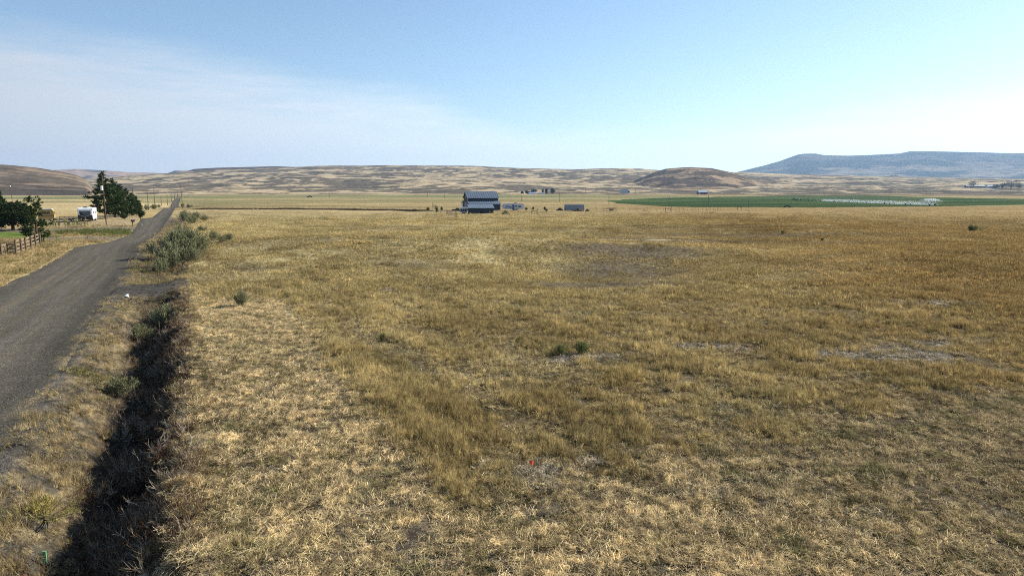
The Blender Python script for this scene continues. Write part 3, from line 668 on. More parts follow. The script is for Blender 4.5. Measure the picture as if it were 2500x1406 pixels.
# ------------------------------------------------------------------ dead brush in the ditch
def build_tufts():
    ms = [blades(34, .16, .05, .14, .008, .6, 380+i, 0, tus=34, sg=.22) for i in range(4)]
    x, y = cand(9000, 10, 60, .5); s, t = st(x, y); k = (t > .2) & (rng.random(len(x)) < ss(.45, .62, fbm(x/2.2, y/2.2, 251, 3))*(.25+.75*mown(x, y))); x, y = x[k], y[k]
    lay('green_tufts', 'small olive green tufts dotted through the mown straw', 'grass', ms, x, y, rng.uniform(.8, 1.7, len(x)), rng.uniform(.7, 1.3, len(x)), lerp((0.13, 0.14, 0.05), (0.20, 0.17, 0.08), rng.random(len(x))), .1)
build_tufts()
def build_brush():
    ms = []
    for i in range(6):
        g = random.Random(500+i); m_ = MB()
        for k in range(15):
            a = g.random()*6.28; p = Vector((g.gauss(0, .22), g.gauss(0, .22), 0)); d = Vector((math.cos(a)*.7, math.sin(a)*.7, g.uniform(.35, 1.2))).normalized(); L = g.uniform(.35, .95); pts = [p]
            for q in range(4):
                d = (d+Vector((g.gauss(0, .22), g.gauss(0, .22), g.gauss(-.05, .2)))).normalized(); pts.append(pts[-1]+d*L/4)
            m_.tube(pts, [.010, .008, .007, .005, .003], 3)
            for q in (1, 2, 2, 3, 3):
                dd = (d+Vector((g.gauss(0, .7), g.gauss(0, .7), g.gauss(.1, .5)))).normalized()
                m_.tube([pts[q], pts[q]+dd*L*.2, pts[q]+dd*L*.33+Vector((0, 0, .03))], [.006, .004, .002], 3)
        me = bpy.data.meshes.new('brush'); me.from_pydata(m_.v, [], m_.f); me.materials.append(M['blade']); ms.append(me)
    n = 8500; s = rng.uniform(4, 60, n)**1.0; t = rng.normal(-1.9, 1.05, n)
    dens = fbm(s/1.6, t/1.2, 231, 3); k = (t < -.15) & (t > -4.0) & (rng.random(n) < ss(.38, .58, dens)*ditch_depth(s)/1.9*np.interp(t, [-4, -3, -1.4, -.6, -.1], [.12, .3, 1, .9, .25])); s, t = s[k], t[k]
    x, y = xy(s, t); n = len(x); z = h(x, y)-.03
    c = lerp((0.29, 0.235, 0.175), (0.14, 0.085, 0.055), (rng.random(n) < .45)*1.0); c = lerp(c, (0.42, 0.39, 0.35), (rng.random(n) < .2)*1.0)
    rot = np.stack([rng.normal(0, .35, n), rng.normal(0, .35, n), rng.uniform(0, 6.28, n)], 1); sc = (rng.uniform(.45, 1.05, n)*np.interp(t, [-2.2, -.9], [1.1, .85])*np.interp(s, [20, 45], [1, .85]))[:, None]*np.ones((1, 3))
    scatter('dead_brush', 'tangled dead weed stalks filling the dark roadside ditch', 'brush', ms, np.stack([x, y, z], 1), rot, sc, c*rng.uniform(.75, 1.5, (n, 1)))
    # dry leafy weeds on the bank crest
    x, y = cand(18000, 9, 62, .3, 46); s, t = st(x, y); k = (t > -3.9) & (t < .5) & (rng.random(len(x)) < ss(.42, .6, fbm(x*1.1, y*1.1, 233, 3))*np.interp(t, [-4, -2.8, -1.5, -.5, .4], [.25, .12, .35, .9, .45])); x, y = x[k], y[k]
    tc = lerp((0.29, 0.225, 0.13), (0.15, 0.11, 0.075), fbm(x, y, 235, 2)); lay('bank_weeds', 'dry brown weeds along the crest of the ditch bank', 'weeds', tallm, x, y, .75, .38+.6*rng.random(len(x)), tc, .4)
build_brush()

# ------------------------------------------------------------------ shrubs and trees
def sage_meshes(seed, H=1.0, W=0.7, n_stem=46, per=30, leaf=.06, leafw=.012, spread=.8, low=.42):
    g = random.Random(seed); tr = MB(); v = []; f = []
    lob = [(g.random()*6.28, g.uniform(.75, 1.2)) for _ in range(5)]
    for i in range(n_stem):
        a = g.random()*6.28; q = math.sqrt(g.random())*spread; k = max(.55, sum(w*max(0, math.cos(a-b)) for b, w in lob)/1.6)
        top = Vector((math.cos(a)*W*q*k, math.sin(a)*W*q*k, H*(1-.45*q*q)*g.uniform(.72, 1.05))); mid = Vector((top.x*.45, top.y*.45, top.z*low))
        if i % 3 == 0: tr.tube([(top.x*.06, top.y*.06, -.05), mid, mid.lerp(top, .7)], [.022, .014, .006], 4)
        for j in range(per):
            p = mid.lerp(top, g.random()**.7)+Vector((g.gauss(0, .07*W), g.gauss(0, .07*W), g.gauss(0, .05*H)))
            d = ((top-mid).normalized()+Vector((g.gauss(0, .45), g.gauss(0, .45), g.gauss(.2, .4)))).normalized(); s_ = d.cross(Vector((g.gauss(0, 1), g.gauss(0, 1), g.gauss(0, 1)))).normalized()*leafw*g.uniform(.7, 1.4); L = leaf*g.uniform(.7, 1.6); b = len(v)
            v += [tuple(p-s_), tuple(p+s_), tuple(p+d*L+s_*.6), tuple(p+d*L-s_*.6)]; f.append((b, b+1, b+2, b+3))
    return tr, v, f
def mk_shrub(name, seed, label, loc, cat='shrub', m='sage', group='sagebrush by the road', **kw):
    tr, v, f = sage_meshes(seed, **kw); o = thing(name, loc, 0, label, cat, group)
    c = MB(); c.v, c.f = v, f; c.build('crown', M[m], o); tr.build('stems', M['twig'], o); return o
LOBJ = {}
def shrub_at(px, py, top, label, proto, wid=1.0, rz=None, group='sagebrush by the road'):
    p = G(px, py); H = hgt(p, top); src = LOBJ[proto][random.randrange(len(LOBJ[proto]))]
    first = not src.get('_used')
    if first:
        src['_used'] = 1; o = src; o['label'] = label; o['group'] = group; o.location = p; o.rotation_euler = (0, 0, random.random()*6.28)
        o.scale = (H*wid, H*wid, H)
    else: o = dup(src, p, random.random()*6.28, label, (H*wid, H*wid, H), group)
    return o
LOBJ['sage'] = [mk_shrub('sagebrush', 600+i, 'grey green sagebrush', (0, 0, 0), W=.72, leaf=.085, leafw=.014, n_stem=46+6*i, per=34, low=.16, spread=1.0) for i in range(5)]
LOBJ['small'] = [mk_shrub('green_shrub', 620+i, 'green shrub', (0, 0, 0), m='greenbush', group='small shrubs in the field', W=.5, n_stem=50, per=26, leaf=.16, leafw=.010, spread=.9, low=.05) for i in range(2)]
sages = [
 (414, 634, 574, 'large pale sagebrush at the left of the big roadside clump'), (440, 628, 556, 'tallest grey green sagebrush in the big roadside clump'),
 (425, 652, 590, 'sagebrush at the near side of the big clump with bare stems under it'), (472, 622, 562, 'broad pale sagebrush at the right end of the big clump'),
 (452, 600, 548, 'sagebrush behind the big clump beside the road'), (395, 668, 628, 'thin pale sagebrush between the big clump and the field crossing'),
 (468, 640, 600, 'low sagebrush at the right foot of the big clump'), (522, 588, 562, 'first sagebrush of the small pair right of the big clump'),
 (560, 588, 568, 'second sagebrush of the small pair right of the big clump'), (540, 592, 574, 'low sagebrush between the small pair out in the field'),
 (450, 540, 517, 'leftmost sagebrush of the far patch beside the road'), (470, 546, 524, 'middle sagebrush of the far patch beside the road'), (480, 536, 517, 'upper sagebrush of the far patch beside the road'),
 (500, 539, 523, 'rightmost sagebrush of the far patch beside the road'), (452, 530, 512, 'small sagebrush at the back of the far patch'),
 (492, 566, 550, 'tiny sagebrush alone between the far patch and the big clump'),
 (446, 506, 496, 'dark sagebrush at the foot of the tall pole right of the road'), (460, 508, 498, 'low dark sagebrush just right of the tall pole'),
 (358, 513, 499, 'dark sagebrush at the foot of the third pole'), (378, 511, 498, 'dark sagebrush under the fourth pole left of the road'), (388, 507, 499, 'small dark sagebrush left of the road crest'),
 (405, 796, 742, 'grey sagebrush on the bank top just past the dark ditch'), (340, 832, 790, 'pale sagebrush leaning over the end of the dark ditch'),
 (286, 970, 918, 'silvery sagebrush lit by sun inside the dark ditch'), (325, 958, 925, 'small silvery weed beside the sunlit sagebrush in the ditch'),
 (590, 745, 706, 'single small sagebrush in the mown field near the crossing')]
for px, py, tp, lb in sages: shrub_at(px, py, tp, lb, 'sage', 0.86 if py < 660 and px < 520 else (.6 if px == 590 else .85))
for px, py, tp, lb, w in ((1368, 868, 843, 'smaller of the two green shrubs standing on bare soil mid field', 1.25), (1422, 864, 835, 'larger of the two green shrubs standing on bare soil mid field', 1.45),
      (2373, 566, 550, 'round dark green bush alone in the orange grass at far right', 2.0), (2450, 566, 560, 'low grey bush right of the round green bush', 2.2), (1910, 571, 563, 'tiny dark bush in the middle of the golden field', 1.2),
      (2008, 588, 581, 'tiny green bush in the orange grass before the round green bush', 1.6), (935, 838, 815, 'thin brown weed in the mown field edge', .8)):
    shrub_at(px, py, tp, lb, 'small', w, group='small shrubs in the field')
# yellow green weed by the road edge
o = mk_shrub('roadside_weed', 640, 'yellow green leafy weed at the road edge near the green marker', G(105, 1262), 'weed', 'weed', None, H=.6, W=.7, n_stem=44, per=26, leaf=.05, leafw=.010, low=.2, spread=1.0)

def conifer(seed, H, W, low=.12, dens=1.0, m='pine', cl=.55, droop=-.1, shape=.85, gap=.12, limbs=None):
    g = random.Random(seed); tr = MB(); v = []; f = []
    tr.tube([(0, 0, -.2), (g.gauss(0, .06), g.gauss(0, .06), H*.5), (g.gauss(0, .1), 0, H*.98)], [H*.020+.04, H*.013+.02, .02], 7)
    n = limbs or int(H*5.2)
    for i in range(n):
        u = (i+g.random())/n; z = H*(low+(1-low)*u*.97); prof = (1-u)**shape*(min(1, .55+u*3)); Rr = W*prof*g.uniform(.62, 1.12)+.15
        if g.random() < gap: Rr *= .5
        a = i*2.4+g.gauss(0, .4); e = Vector((math.cos(a)*Rr, math.sin(a)*Rr, z+Rr*(droop+.35*g.random()))); b0 = Vector((0, 0, z))
        tr.tube([b0, b0.lerp(e, .6)+Vector((0, 0, -.05)), e], [.05, .03, .012], 4)
        for c in range(max(3, int(Rr*3.4*dens))):
            w = .25+.8*g.random()**.7; p = b0.lerp(e, w)+Vector((g.gauss(0, .22), g.gauss(0, .22), g.gauss(.05, .16)))
            cs = cl*g.uniform(.6, 1.25)
            for q in range(13):
                d = Vector((g.gauss(0, 1), g.gauss(0, 1), g.gauss(.3, .8))).normalized()*cs*g.uniform(.45, 1); s_ = d.cross(Vector((g.gauss(0, 1), g.gauss(0, 1), g.gauss(0, 1)))).normalized()*cs*.14; k = len(v)
                v += [tuple(p+d*.15-s_), tuple(p+d*.15+s_), tuple(p+d)]; f.append((k, k+1, k+2))
    return tr, v, f
def tree_at(px, py, top, wid, label, seed, m='pine', name='pine_tree', cat='tree', group=None, **kw):
    p = G(px, py); H = hgt(p, top); W = wid/2/scale_at(p[0], p[1])
    tr, v, f = conifer(seed, H, W, m=m, **kw); o = thing(name, p, 0, label, cat, group)
    c = MB(); c.v, c.f = v, f; c.build('crown', M[m], o); tr.build('trunk', M['bark'], o); return o
rowg = 'row of pines behind the white camper'
tree_at(258, 534, 419, 92, 'tallest pine at the left end of the row beside the white camper', 700, group=rowg, dens=1.7, shape=.95, cl=.75, low=.1)
tree_at(281, 531, 436, 66, 'second pine of the row, just right of the tallest one', 701, group=rowg, dens=1.5, cl=.75, shape=.7, low=.06)
tree_at(298, 529, 449, 56, 'third pine of the row counted from the tallest one', 702, group=rowg, dens=1.5, cl=.75, low=.05)
tree_at(312, 527, 460, 48, 'fourth pine of the row counted from the tallest one', 703, group=rowg, dens=1.5, cl=.75, low=.04)
tree_at(324, 526, 470, 42, 'fifth pine of the row, two before its right end', 704, group=rowg, dens=1.5, cl=.7, low=.03)
tree_at(334, 525, 480, 34, 'last but one pine at the low right end of the row', 705, group=rowg, dens=1.6, cl=.7, low=.03)
tree_at(342, 528, 489, 24, 'smallest pine closing the right end of the row', 706, group=rowg, dens=1.8, cl=.6, low=.03)
tree_at(92, 596, 480, 62, 'open crowned pine with loose clumps behind the end of the board fence', 710, low=.05, dens=1.35, shape=.35, cl=.6, gap=.35, limbs=34)
def round_tree(px, py, top, wid, label, seed, m='darktree', name='tree', group=None, zlow=.12, cl=.5, n=900, cat='tree'):
    p = G(px, py); H = hgt(p, top); W = wid/2/scale_at(p[0], p[1]); g = random.Random(seed); o = thing(name, p, 0, label, cat, group)
    tr = MB(); tr.tube([(0, 0, -.2), (0, 0, H*.5), (.1, 0, H*.8)], [W*.06+.06, W*.04+.04, .03], 7); v = []; f = []
    lob = [Vector((g.gauss(0, .5), g.gauss(0, .5), g.gauss(0, .45))) for _ in range(14)]
    for l in lob:
        l.normalize(); e = Vector((l.x*W*.6, l.y*W*.6, H*(zlow+(1-zlow)*.5)+l.z*H*.3)); tr.tube([(0, 0, H*.25), e*.6+Vector((0, 0, H*.1)), e], [.07, .04, .015], 4)
    for i in range(n):
        l = lob[g.randrange(14)]; d = Vector((g.gauss(0, 1), g.gauss(0, 1), g.gauss(0, 1))).normalized()*g.random()**.4
        q = l*.55+d*.48; p3 = Vector((q.x*W, q.y*W, H*(zlow+(1-zlow)*.5)+q.z*H*(1-zlow)*.5)); cs = cl*g.uniform(.6, 1.2)
        for _ in range(6):
            d = Vector((g.gauss(0, 1), g.gauss(0, 1), g.gauss(.2, .8))).normalized()*cs*g.uniform(.4, 1); s_ = d.cross(Vector((g.gauss(0, 1), g.gauss(0, 1), 1))).normalized()*cs*.2; k = len(v)
            v += [tuple(p3-s_), tuple(p3+s_), tuple(p3+d)]; f.append((k, k+1, k+2))
    c = MB(); c.v, c.f = v, f; c.build('crown', M[m], o); tr.build('trunk', M['bark'], o); return o
round_tree(32, 562, 490, 92, 'broad dark round tree on the lawn behind the board fence', 720, n=3400, zlow=.02, cl=.7)
round_tree(-6, 560, 462, 40, 'taller green tree cut off by the left edge of the view', 721, m='pine', n=1500, cl=.7)
round_tree(64, 573, 550, 30, 'twiggy grey bush at the foot of the round dark tree', 722, n=300, cl=.3, name='bush', cat='bush')
round_tree(303, 536, 523, 17, 'small dark clipped bush in the dry yard right of the pole', 723, n=300, cl=.3, name='bush', cat='bush')
round_tree(344, 537, 517, 14, 'small dark young tree by the roadside post', 724, n=260, cl=.35)
def fartree(px, py, top, wid, label, seed, group, n=260): return round_tree(px, py, top, wid, label, seed, 'fartree', 'tree', group, .04, 2.4, n)
FG = 'trees around the distant farmsteads'
fartree(1275, 473.5, 467, 9, 'leftmost low tree of the farm cluster beyond the barn', 730, FG); fartree(1288, 474, 465, 14, 'second low tree of the farm cluster beyond the barn', 731, FG)
fartree(1304, 474, 460, 20, 'broad dark tree over the white farmhouse', 732, FG); fartree(1325, 474, 461, 7, 'thin pale tree in the middle of the farm cluster', 733, FG, 160)
fartree(1334, 474, 459, 9, 'tall narrow tree left of the last one in the farm cluster', 734, FG); fartree(1349, 474, 459, 12, 'tall tree at the right end of the farm cluster', 735, FG)
fartree(2376, 459, 438, 26, 'tree rising behind the long dark shed far right', 736, FG); fartree(2448, 460, 446, 12, 'small tree left of the largest far right tree', 737, FG)
fartree(2468, 461, 434, 32, 'largest tree of the far right farmstead', 738, FG, 420); fartree(2432, 460, 450, 16, 'low bushy tree beside the far right house', 739, FG); fartree(2488, 461, 447, 14, 'last low tree at the right of the far farmstead', 740, FG, 160)
fartree(1523, 471, 463, 9, 'tree left of the distant hillside house', 741, FG, 160); fartree(1533, 472, 465, 8, 'tree right of the distant hillside house', 742, FG, 160)
fartree(42, 473, 468, 16, 'low dark shrub mass at the far left farm', 743, FG, 160)
fartree(2180, 432, 427, 22, 'dark copse low on the slope under the mesa', 744, FG, 200); fartree(2395, 433, 428, 26, 'second dark copse below the mesa towards the right', 745, FG, 200)

# ------------------------------------------------------------------ garden row of corn
def build_corn():
    g = random.Random(9)
    P0 = Vector(G(118, 553)); P1 = Vector(G(212, 553))
    for i in range(30):
        u = i/29; p = P0.lerp(P1, u)+Vector((g.gauss(0, .15), g.gauss(0, .6), 0)); H = g.uniform(1.0, 1.7)*(1 if i > 3 else .7)
        o = thing('corn_plant', (p.x, p.y, float(h(p.x, p.y))), g.random()*6.28, 'leafy garden plant with pale tassels in the row before the white camper', 'plant', 'garden row before the white camper')
        m1 = MB(); m1.tube([(0, 0, -.05), (.02, 0, H)], [.03, .015], 5); m1.build('stalk', M['corn'], o)
        m2 = MB()
        for k in range(12):
            a = g.random()*6.28; z = H*(.15+.75*k/12); L = g.uniform(.25, .5); w = .06; c, s_ = math.cos(a), math.sin(a)
            m2.poly([(-s_*w, c*w, z), (s_*w, -c*w, z), (c*L*.6+s_*w, s_*L*.6-c*w, z+.18), (c*L*.6-s_*w, s_*L*.6+c*w, z+.18)]).poly([(c*L*.6-s_*w, s_*L*.6+c*w, z+.18), (c*L*.6+s_*w, s_*L*.6-c*w, z+.18), (c*L, s_*L, z+.02)])
        m2.build('leaves', M['corn'], o)
        m3 = MB()
        for k in range(5):
            a = k*1.26; m3.tube([(0, 0, H), (math.cos(a)*.1, math.sin(a)*.1, H+.2)], [.035, .02], 4)
        m3.build('tassel', M['tassel'], o)
build_corn()

# ------------------------------------------------------------------ poles
def pole(px, py, top, label, arm=1.6, trans=False, lean=0.0, rz=-A, name='utility_pole'):
    p = G(px, py); H = hgt(p, top); rr = max(.14, .00035*math.hypot(p[0], p[1])); o = thing(name, p, rz, label, 'pole', 'power poles in the valley')
    m_ = MB(); m_.tube([(0, 0, -.4), (lean*H*.5, 0, H*.5), (lean*H, 0, H)], [rr, rr*.85, rr*.65], 8); m_.build('pole_shaft', M['pole'], o)
    if arm:
        m_ = MB(); m_.box((lean*H, -rr*.9, H-.55), (arm, .11, .13)); m_.build('crossarm', M['pole'], o)
        for k in (-.46, 0.1, .46):
            m_ = MB(); m_.tube([(lean*H+k*arm, -rr*.9, H-.485), (lean*H+k*arm, -rr*.9, H-.38), (lean*H+k*arm, -rr*.9, H-.28)], [.05, .07, .03], 6); m_.build('insulator', M['offwhite'], o)
    if trans:
        m_ = MB(); m_.tube([(lean*H+.12, -.38, H*.70), (lean*H+.12, -.38, H*.70+.08), (lean*H+.12, -.38, H*.70+1.0), (lean*H+.12, -.38, H*.70+1.08)], [.22, .28, .28, .2], 10); m_.build('transformer', M['white'], o)
    return o
pole(260, 551, 428, 'nearest tall pole with a white canister in front of the pines', 0, True, -.018)
pole(329, 523, 455, 'dark pole standing in the right end of the pine row', 1.4, lean=-.03)
pole(363, 513, 464, 'pole with a bush at its foot left of the road', 0, lean=-.03)
pole(378, 499, 459, 'tall far pole just right of the pole with a bush', 0, lean=-.02)
pole(394, 502, 478, 'short pole midway between the bush pole and the road crest', 0)
pole(409, 502, 474, 'pole at the left shoulder of the road crest', 0)
pole(418.5, 491.5, 470, 'distant pole just beyond the road crest', 0)
pole(426, 488, 470, 'second distant pole beyond the road crest', 0)
pole(434, 484, 471, 'smallest distant pole at the far end of the road', 0)
pole(446, 510, 453, 'tall leaning pole standing right of the gravel road', 1.6, lean=-.03)
pole(30, 494, 440, 'pole with a transformer above the round dark tree', 1.2, True)
pole(1274, 493, 477, 'pole behind the long white camper', 0); pole(1366.5, 493, 472, 'pole left of the road between barn and green field', 0)
pole(1486.5, 500, 475, 'pole at the left tip of the green field', 0); pole(1633, 506, 477, 'pole at the near edge of the green field below the round hill', 0)
pole(1729, 507, 475, 'tallest pole at the near edge of the green field', 0); pole(1828, 507.5, 479, 'rightmost pole at the near edge of the green field', 0)
pole(804, 481, 471, 'tiny pole in the olive band left of the barn', 0); pole(1086, 484, 468, 'tiny pole just left of the barn', 0); pole(1043, 481, 470, 'tiny pole two left of the barn', 0); pole(1675, 470, 459, 'tiny pole below the round hill', 0); pole(1430, 473, 462, 'tiny pole between the farm cluster and the hillside house', 0); pole(1551, 473, 461, 'tiny pole right of the hillside house', 0)

# ------------------------------------------------------------------ fences
def board_fence():
    o = thing('board_fence', (0, 0, 0), 0, 'weathered wooden board fence with dark posts by the lawn at left', 'fence')
    def run(pts, hpx, nb, skip=()):
        P = [Vector(G(a, b)) for a, b in pts]; Hs = hpx
        for i, p in enumerate(P):
            MB().tube([(p.x, p.y, p.z-.3), (p.x, p.y, p.z+Hs+.12)], [.12, .11], 7).build('post', M['woodpost'], o)
            if i+1 < len(P):
                q = P[i+1]; d = (q-p); L = d.length; rz = math.atan2(d.y, d.x); slope = (q.z-p.z)
                for k in range(nb):
                    m_ = MB(); z = Hs*(.14+.82*k/(nb-1)); m_.box((0, 0, 0), (L*.985, .04, .19)); b = m_.build('board', M['wood'], o)
                    b.location = ((p.x+q.x)/2-math.sin(rz)*.13, (p.y+q.y)/2+math.cos(rz)*.13, (p.z+q.z)/2+z+random.gauss(0, .012)); b.rotation_euler = (0, -math.atan2(slope, L)+random.gauss(0, .004), rz)
    run([(40, 622), (53, 618), (64, 613), (77, 608.5), (88, 604), (99, 600)], 1.75, 4)
    run([(-30, 634), (-12, 629), (4, 624.5), (20, 620), (40, 622)], 1.3, 3)
    return o
board_fence()
def post_fence(name, label, pts, n, H, m, wire=True, rad=.06, jit=.0):
    P = [Vector(G(a, b)) for a, b in pts]; o = thing(name, P[0], 0, label, 'fence'); seg = [0]
    for a, b in zip(P, P[1:]): seg.append(seg[-1]+(b-a).length)
    W = []
    for i in range(n):
        d = seg[-1]*i/(n-1); k = max(j for j in range(len(seg)) if seg[j] <= d+1e-6); k = min(k, len(P)-2); u = (d-seg[k])/(seg[k+1]-seg[k])
        x, y = P[k].lerp(P[k+1], u).xy; z = float(h(x, y)); W.append((x-P[0].x, y-P[0].y, z-P[0].z)); Hh = H*random.uniform(1-jit, 1+jit)
        q = W[-1]; MB().tube([(q[0], q[1], q[2]-.2), (q[0]+random.gauss(0, .03), q[1], q[2]+Hh)], [rad, rad*.9], 5).build('post', m, o)
    if wire:
        for f in (.35, .65, .92): MB().tube([(a, b, c+H*f) for a, b, c in W], .006, 3).build('wire', M['steel'], o)
    return o
post_fence('wire_fence', 'row of thin posts left of the barn yard', [(1056, 506), (1075, 521)], 9, 2.2, M['woodpost'], True, .09, .1)
post_fence('wire_fence', 'row of close posts running out in front of the dark barn', [(1089, 523.5), (1103, 528), (1118, 533.5)], 13, 1.7, M['woodpost'], True, .09, .12)
post_fence('wire_fence', 'long thin fence following the brown ditch bank left of the barn', [(470, 511), (760, 512), (1056, 513)], 40, 1.3, M['woodpost'], True, .06, .1)
post_fence('wire_fence', 'thin fence between the grey container and the green field', [(1440, 515), (1640, 516), (1760, 513)], 26, 1.3, M['woodpost'], True, .06, .1)
post_fence('wire_fence', 'old fence posts along the ditch bank near the crossing', [(404, 728), (392, 830)], 2, 1.25, M['woodpost'], False, .03)
post_fence('wire_fence', 'old fence along the sagebrush right of the road', [(418, 531), (424, 556), (434, 575)], 4, 1.4, M['woodpost'], True, .06)
def hbrace(px, py, w, label):
    p = G(px, py); k = scale_at(p[0], p[1]); W = w/k; o = thing('fence_brace', p, 0, label, 'fence brace', 'fence braces beyond the field')
    for x in (0, W): MB().tube([(x, 0, -.2), (x, 0, 2.0)], [.12, .11], 6).build('post', M['woodpost'], o)
    MB().tube([(.1, 0, 1.35), (W-.1, 0, 1.35)], .08, 6).build('rail', M['woodpost'], o)
hbrace(1298.5, 524.5, 13, 'two post fence brace right of the earth heap'); hbrace(1625, 518, 13, 'two post fence brace standing before the green field'); hbrace(1800, 513, 9, 'two post fence brace by the rightmost field pole'); hbrace(1717, 505, 7, 'small frame beside the tallest field pole')

# ------------------------------------------------------------------ buildings
def siding(o, x0, x1, y, z0, ztop, m, step=.9):
    x = x0
    while x < x1-.05:
        x2 = min(x+step, x1); MB().box(((x+x2)/2, y, (z0+ztop)/2), (x2-x-.03, .05, ztop-z0)).build('panel', m, o); x = x2
def barn():
    p = G(1147, 514.5); k = scale_at(p[0], p[1]); rz = R(19)
    o = thing('barn', p, rz, 'tall navy barn with stepped blue grey metal roof', 'barn')
    L = 78/k; D = 13.0; e1, e2, e3, rg = 2.75, 3.85, 5.2, 7.7
    # profile across (y): front lean-to 0..3.2, main 3.2..10, rear lean-to
    w = MB(); w.prism([(0, -.3), (D, -.3), (D, e1), (D-3.2, e2), (D-3.2, e3), (D/2, rg), (3.2, e3), (3.2, e2), (0, e1)], 0, L); w.build('wall', M['barnwall'], o)
    siding(o, 0.02, L-.02, -.03, .1, e1-.12, M['barnwall'])
    siding(o, 0.02, L-.02, 3.17, e2+.12, e3-.1, M['barnwall'])
    def slope(y0, z0, y1, z1, n, over=.35):
        d = L+.7; st_ = d/n
        for i in range(n):
            a, b = -.35+i*st_, -.35+(i+1)*st_-.04; t = .07
            m_ = MB(); N = len(m_.v); m_.v += [(a, y0, z0), (b, y0, z0), (b, y1, z1), (a, y1, z1), (a, y0, z0+t), (b, y0, z0+t), (b, y1, z1+t), (a, y1, z1+t)]
            m_.f += [(0, 3, 2, 1), (4, 5, 6, 7), (0, 1, 5, 4), (1, 2, 6, 5), (2, 3, 7, 6), (3, 0, 4, 7)]; m_.build('roof_sheet', M['barnroof'], o)
            MB().tube([(b+.02, y0, z0+t+.02), (b+.02, y1, z1+t+.02)], .035, 4).build('roof_rib', M['barnroof'], o)
    slope(-.4, e1-.1, 3.2, e2+.06, 14); slope(2.8, e3-.12, D/2, rg+.04, 14); slope(D-2.8, e3-.12, D/2, rg+.04, 14); slope(D+.4, e1-.1, D-3.2, e2+.06, 14)
    MB().tube([(-.37, D/2, rg+.14), (L+.37, D/2, rg+.14)], .1, 6).build('ridge_cap', M['lightroof'], o)
    dr = MB(); dr.box((-.05, D/2-.2, 1.7), (.08, 3.4, 3.4)); d = dr.build('door', M['barnroof'], o)
    dr = MB(); dr.box((-.12, D/2-.2, 1.7), (.05, .12, 3.3)); dr.build('door_brace', M['white'], d)
    MB().box((-.06, D-1.2, 1.9), (.07, 1.5, 3.2)).build('side_panel', M['white'], o)
    MB().box((-.06, 3.0, 3.3), (.05, .35, 4.0)).build('corner_trim', M['offwhite'], o)
    MB().box((-.05, D/2, 5.6), (.06, 1.0, 1.0)).build('loft_window', M['glass'], o)
    # low shed in front
    q = G(1145, 522.3); k2 = scale_at(q[0], q[1]); L2 = 60/k2; s = thing('shed', q, rz*.4, 'low navy shed with pale metal roof in front of the barn', 'shed')
    w = MB(); w.prism([(0, -.3), (4.6, -.3), (4.6, 2.9), (0, 2.0)], 0, L2); w.build('wall', M['barnwall'], s); siding(s, .02, L2-.02, -.03, .1, 1.9, M['barnwall'])
    for i in range(12):
        a = -.25+i*(L2+.5)/12; b = a+(L2+.5)/12-.04; m_ = MB(); m_.v += [(a, -.35, 2.03), (b, -.35, 2.03), (b, 4.8, 3.05), (a, 4.8, 3.05), (a, -.35, 2.1), (b, -.35, 2.1), (b, 4.8, 3.12), (a, 4.8, 3.12)]
        m_.f += [(0, 3, 2, 1), (4, 5, 6, 7), (0, 1, 5, 4), (1, 2, 6, 5), (2, 3, 7, 6), (3, 0, 4, 7)]; m_.build('roof_sheet', M['barnroof'], s)
    MB().box((L2/2, -.40, 2.02), (L2+.5, .1, .14)).build('gutter', M['lightroof'], s)
barn()
def house(name, label, cat, px, py, wpx, top, wall, roof, rz=0.0, D=8.0, windows=3, eave=.62, group=None):
    p = G(px, py); k = scale_at(p[0], p[1]); L = wpx/k; H = hgt(p, top); e = H*eave; o = thing(name, p, rz, label, cat, group)
    MB().prism([(0, -.5), (D, -.5), (D, e), (D/2, H-.05), (0, e)], 0, L).build('wall', M[wall], o)
    rf = MB(); t = .12
    for s_ in (0, 1):
        y0 = -.5 if s_ == 0 else D+.5; z0 = e-.5*(H-e)/(D/2)
        rf.v += [(-.4, y0, z0), (L+.4, y0, z0), (L+.4, D/2, H), (-.4, D/2, H), (-.4, y0, z0+t), (L+.4, y0, z0+t), (L+.4, D/2, H+t), (-.4, D/2, H+t)]; b = s_*8
        rf.f += [tuple(b+i for i in q) for q in ((0, 3, 2, 1), (4, 5, 6, 7), (0, 1, 5, 4), (1, 2, 6, 5), (2, 3, 7, 6), (3, 0, 4, 7))]
    rf.build('roof', M[roof], o)
    for i in range(windows):
        x = L*(i+.7)/(windows+.4); w = MB().box((x, -.04, e*.55), (L*.09, .08, e*.36)).build('window', M['glass'], o); MB().box((x, -.05, e*.35), (L*.1, .1, .1)).build('sill', M['white'], w)
    MB().box((L*.12, -.05, e*.40), (L*.07, .08, e*.8)).build('door', M['white'], o)
    return o
house('farmhouse', 'small white farmhouse under the broad dark tree of the far cluster', 'house', 1291, 474.5, 18, 469.5, 'white', 'lightroof')
house('farmhouse', 'second pale farmhouse between the trees of the far cluster', 'house', 1318, 474.5, 12, 470, 'white', 'grey')
house('house', 'distant grey house alone on the slope below the skyline', 'house', 1517, 473, 16, 463, 'offwhite', 'grey', 0, 9, 4)
house('red_barn', 'small dark red barn with a pale blue roof below the round hill', 'barn', 1706, 475.2, 22, 465.5, 'redwall', 'lightroof', R(10), 12, 3)
house('long_shed', 'long dark shed before the far right trees', 'shed', 2360, 459, 37, 451.5, 'barnwall', 'grey', 0, 12, 5)
house('farmhouse', 'pale roofed house between the long shed and the largest tree', 'house', 2411, 459.5, 19, 452, 'offwhite', 'lightroof')
house('farmhouse', 'tiny pale farm building at the far left below the brown hill', 'house', 50, 474, 9, 468, 'cream', 'lightroof', 0, 8, 2)

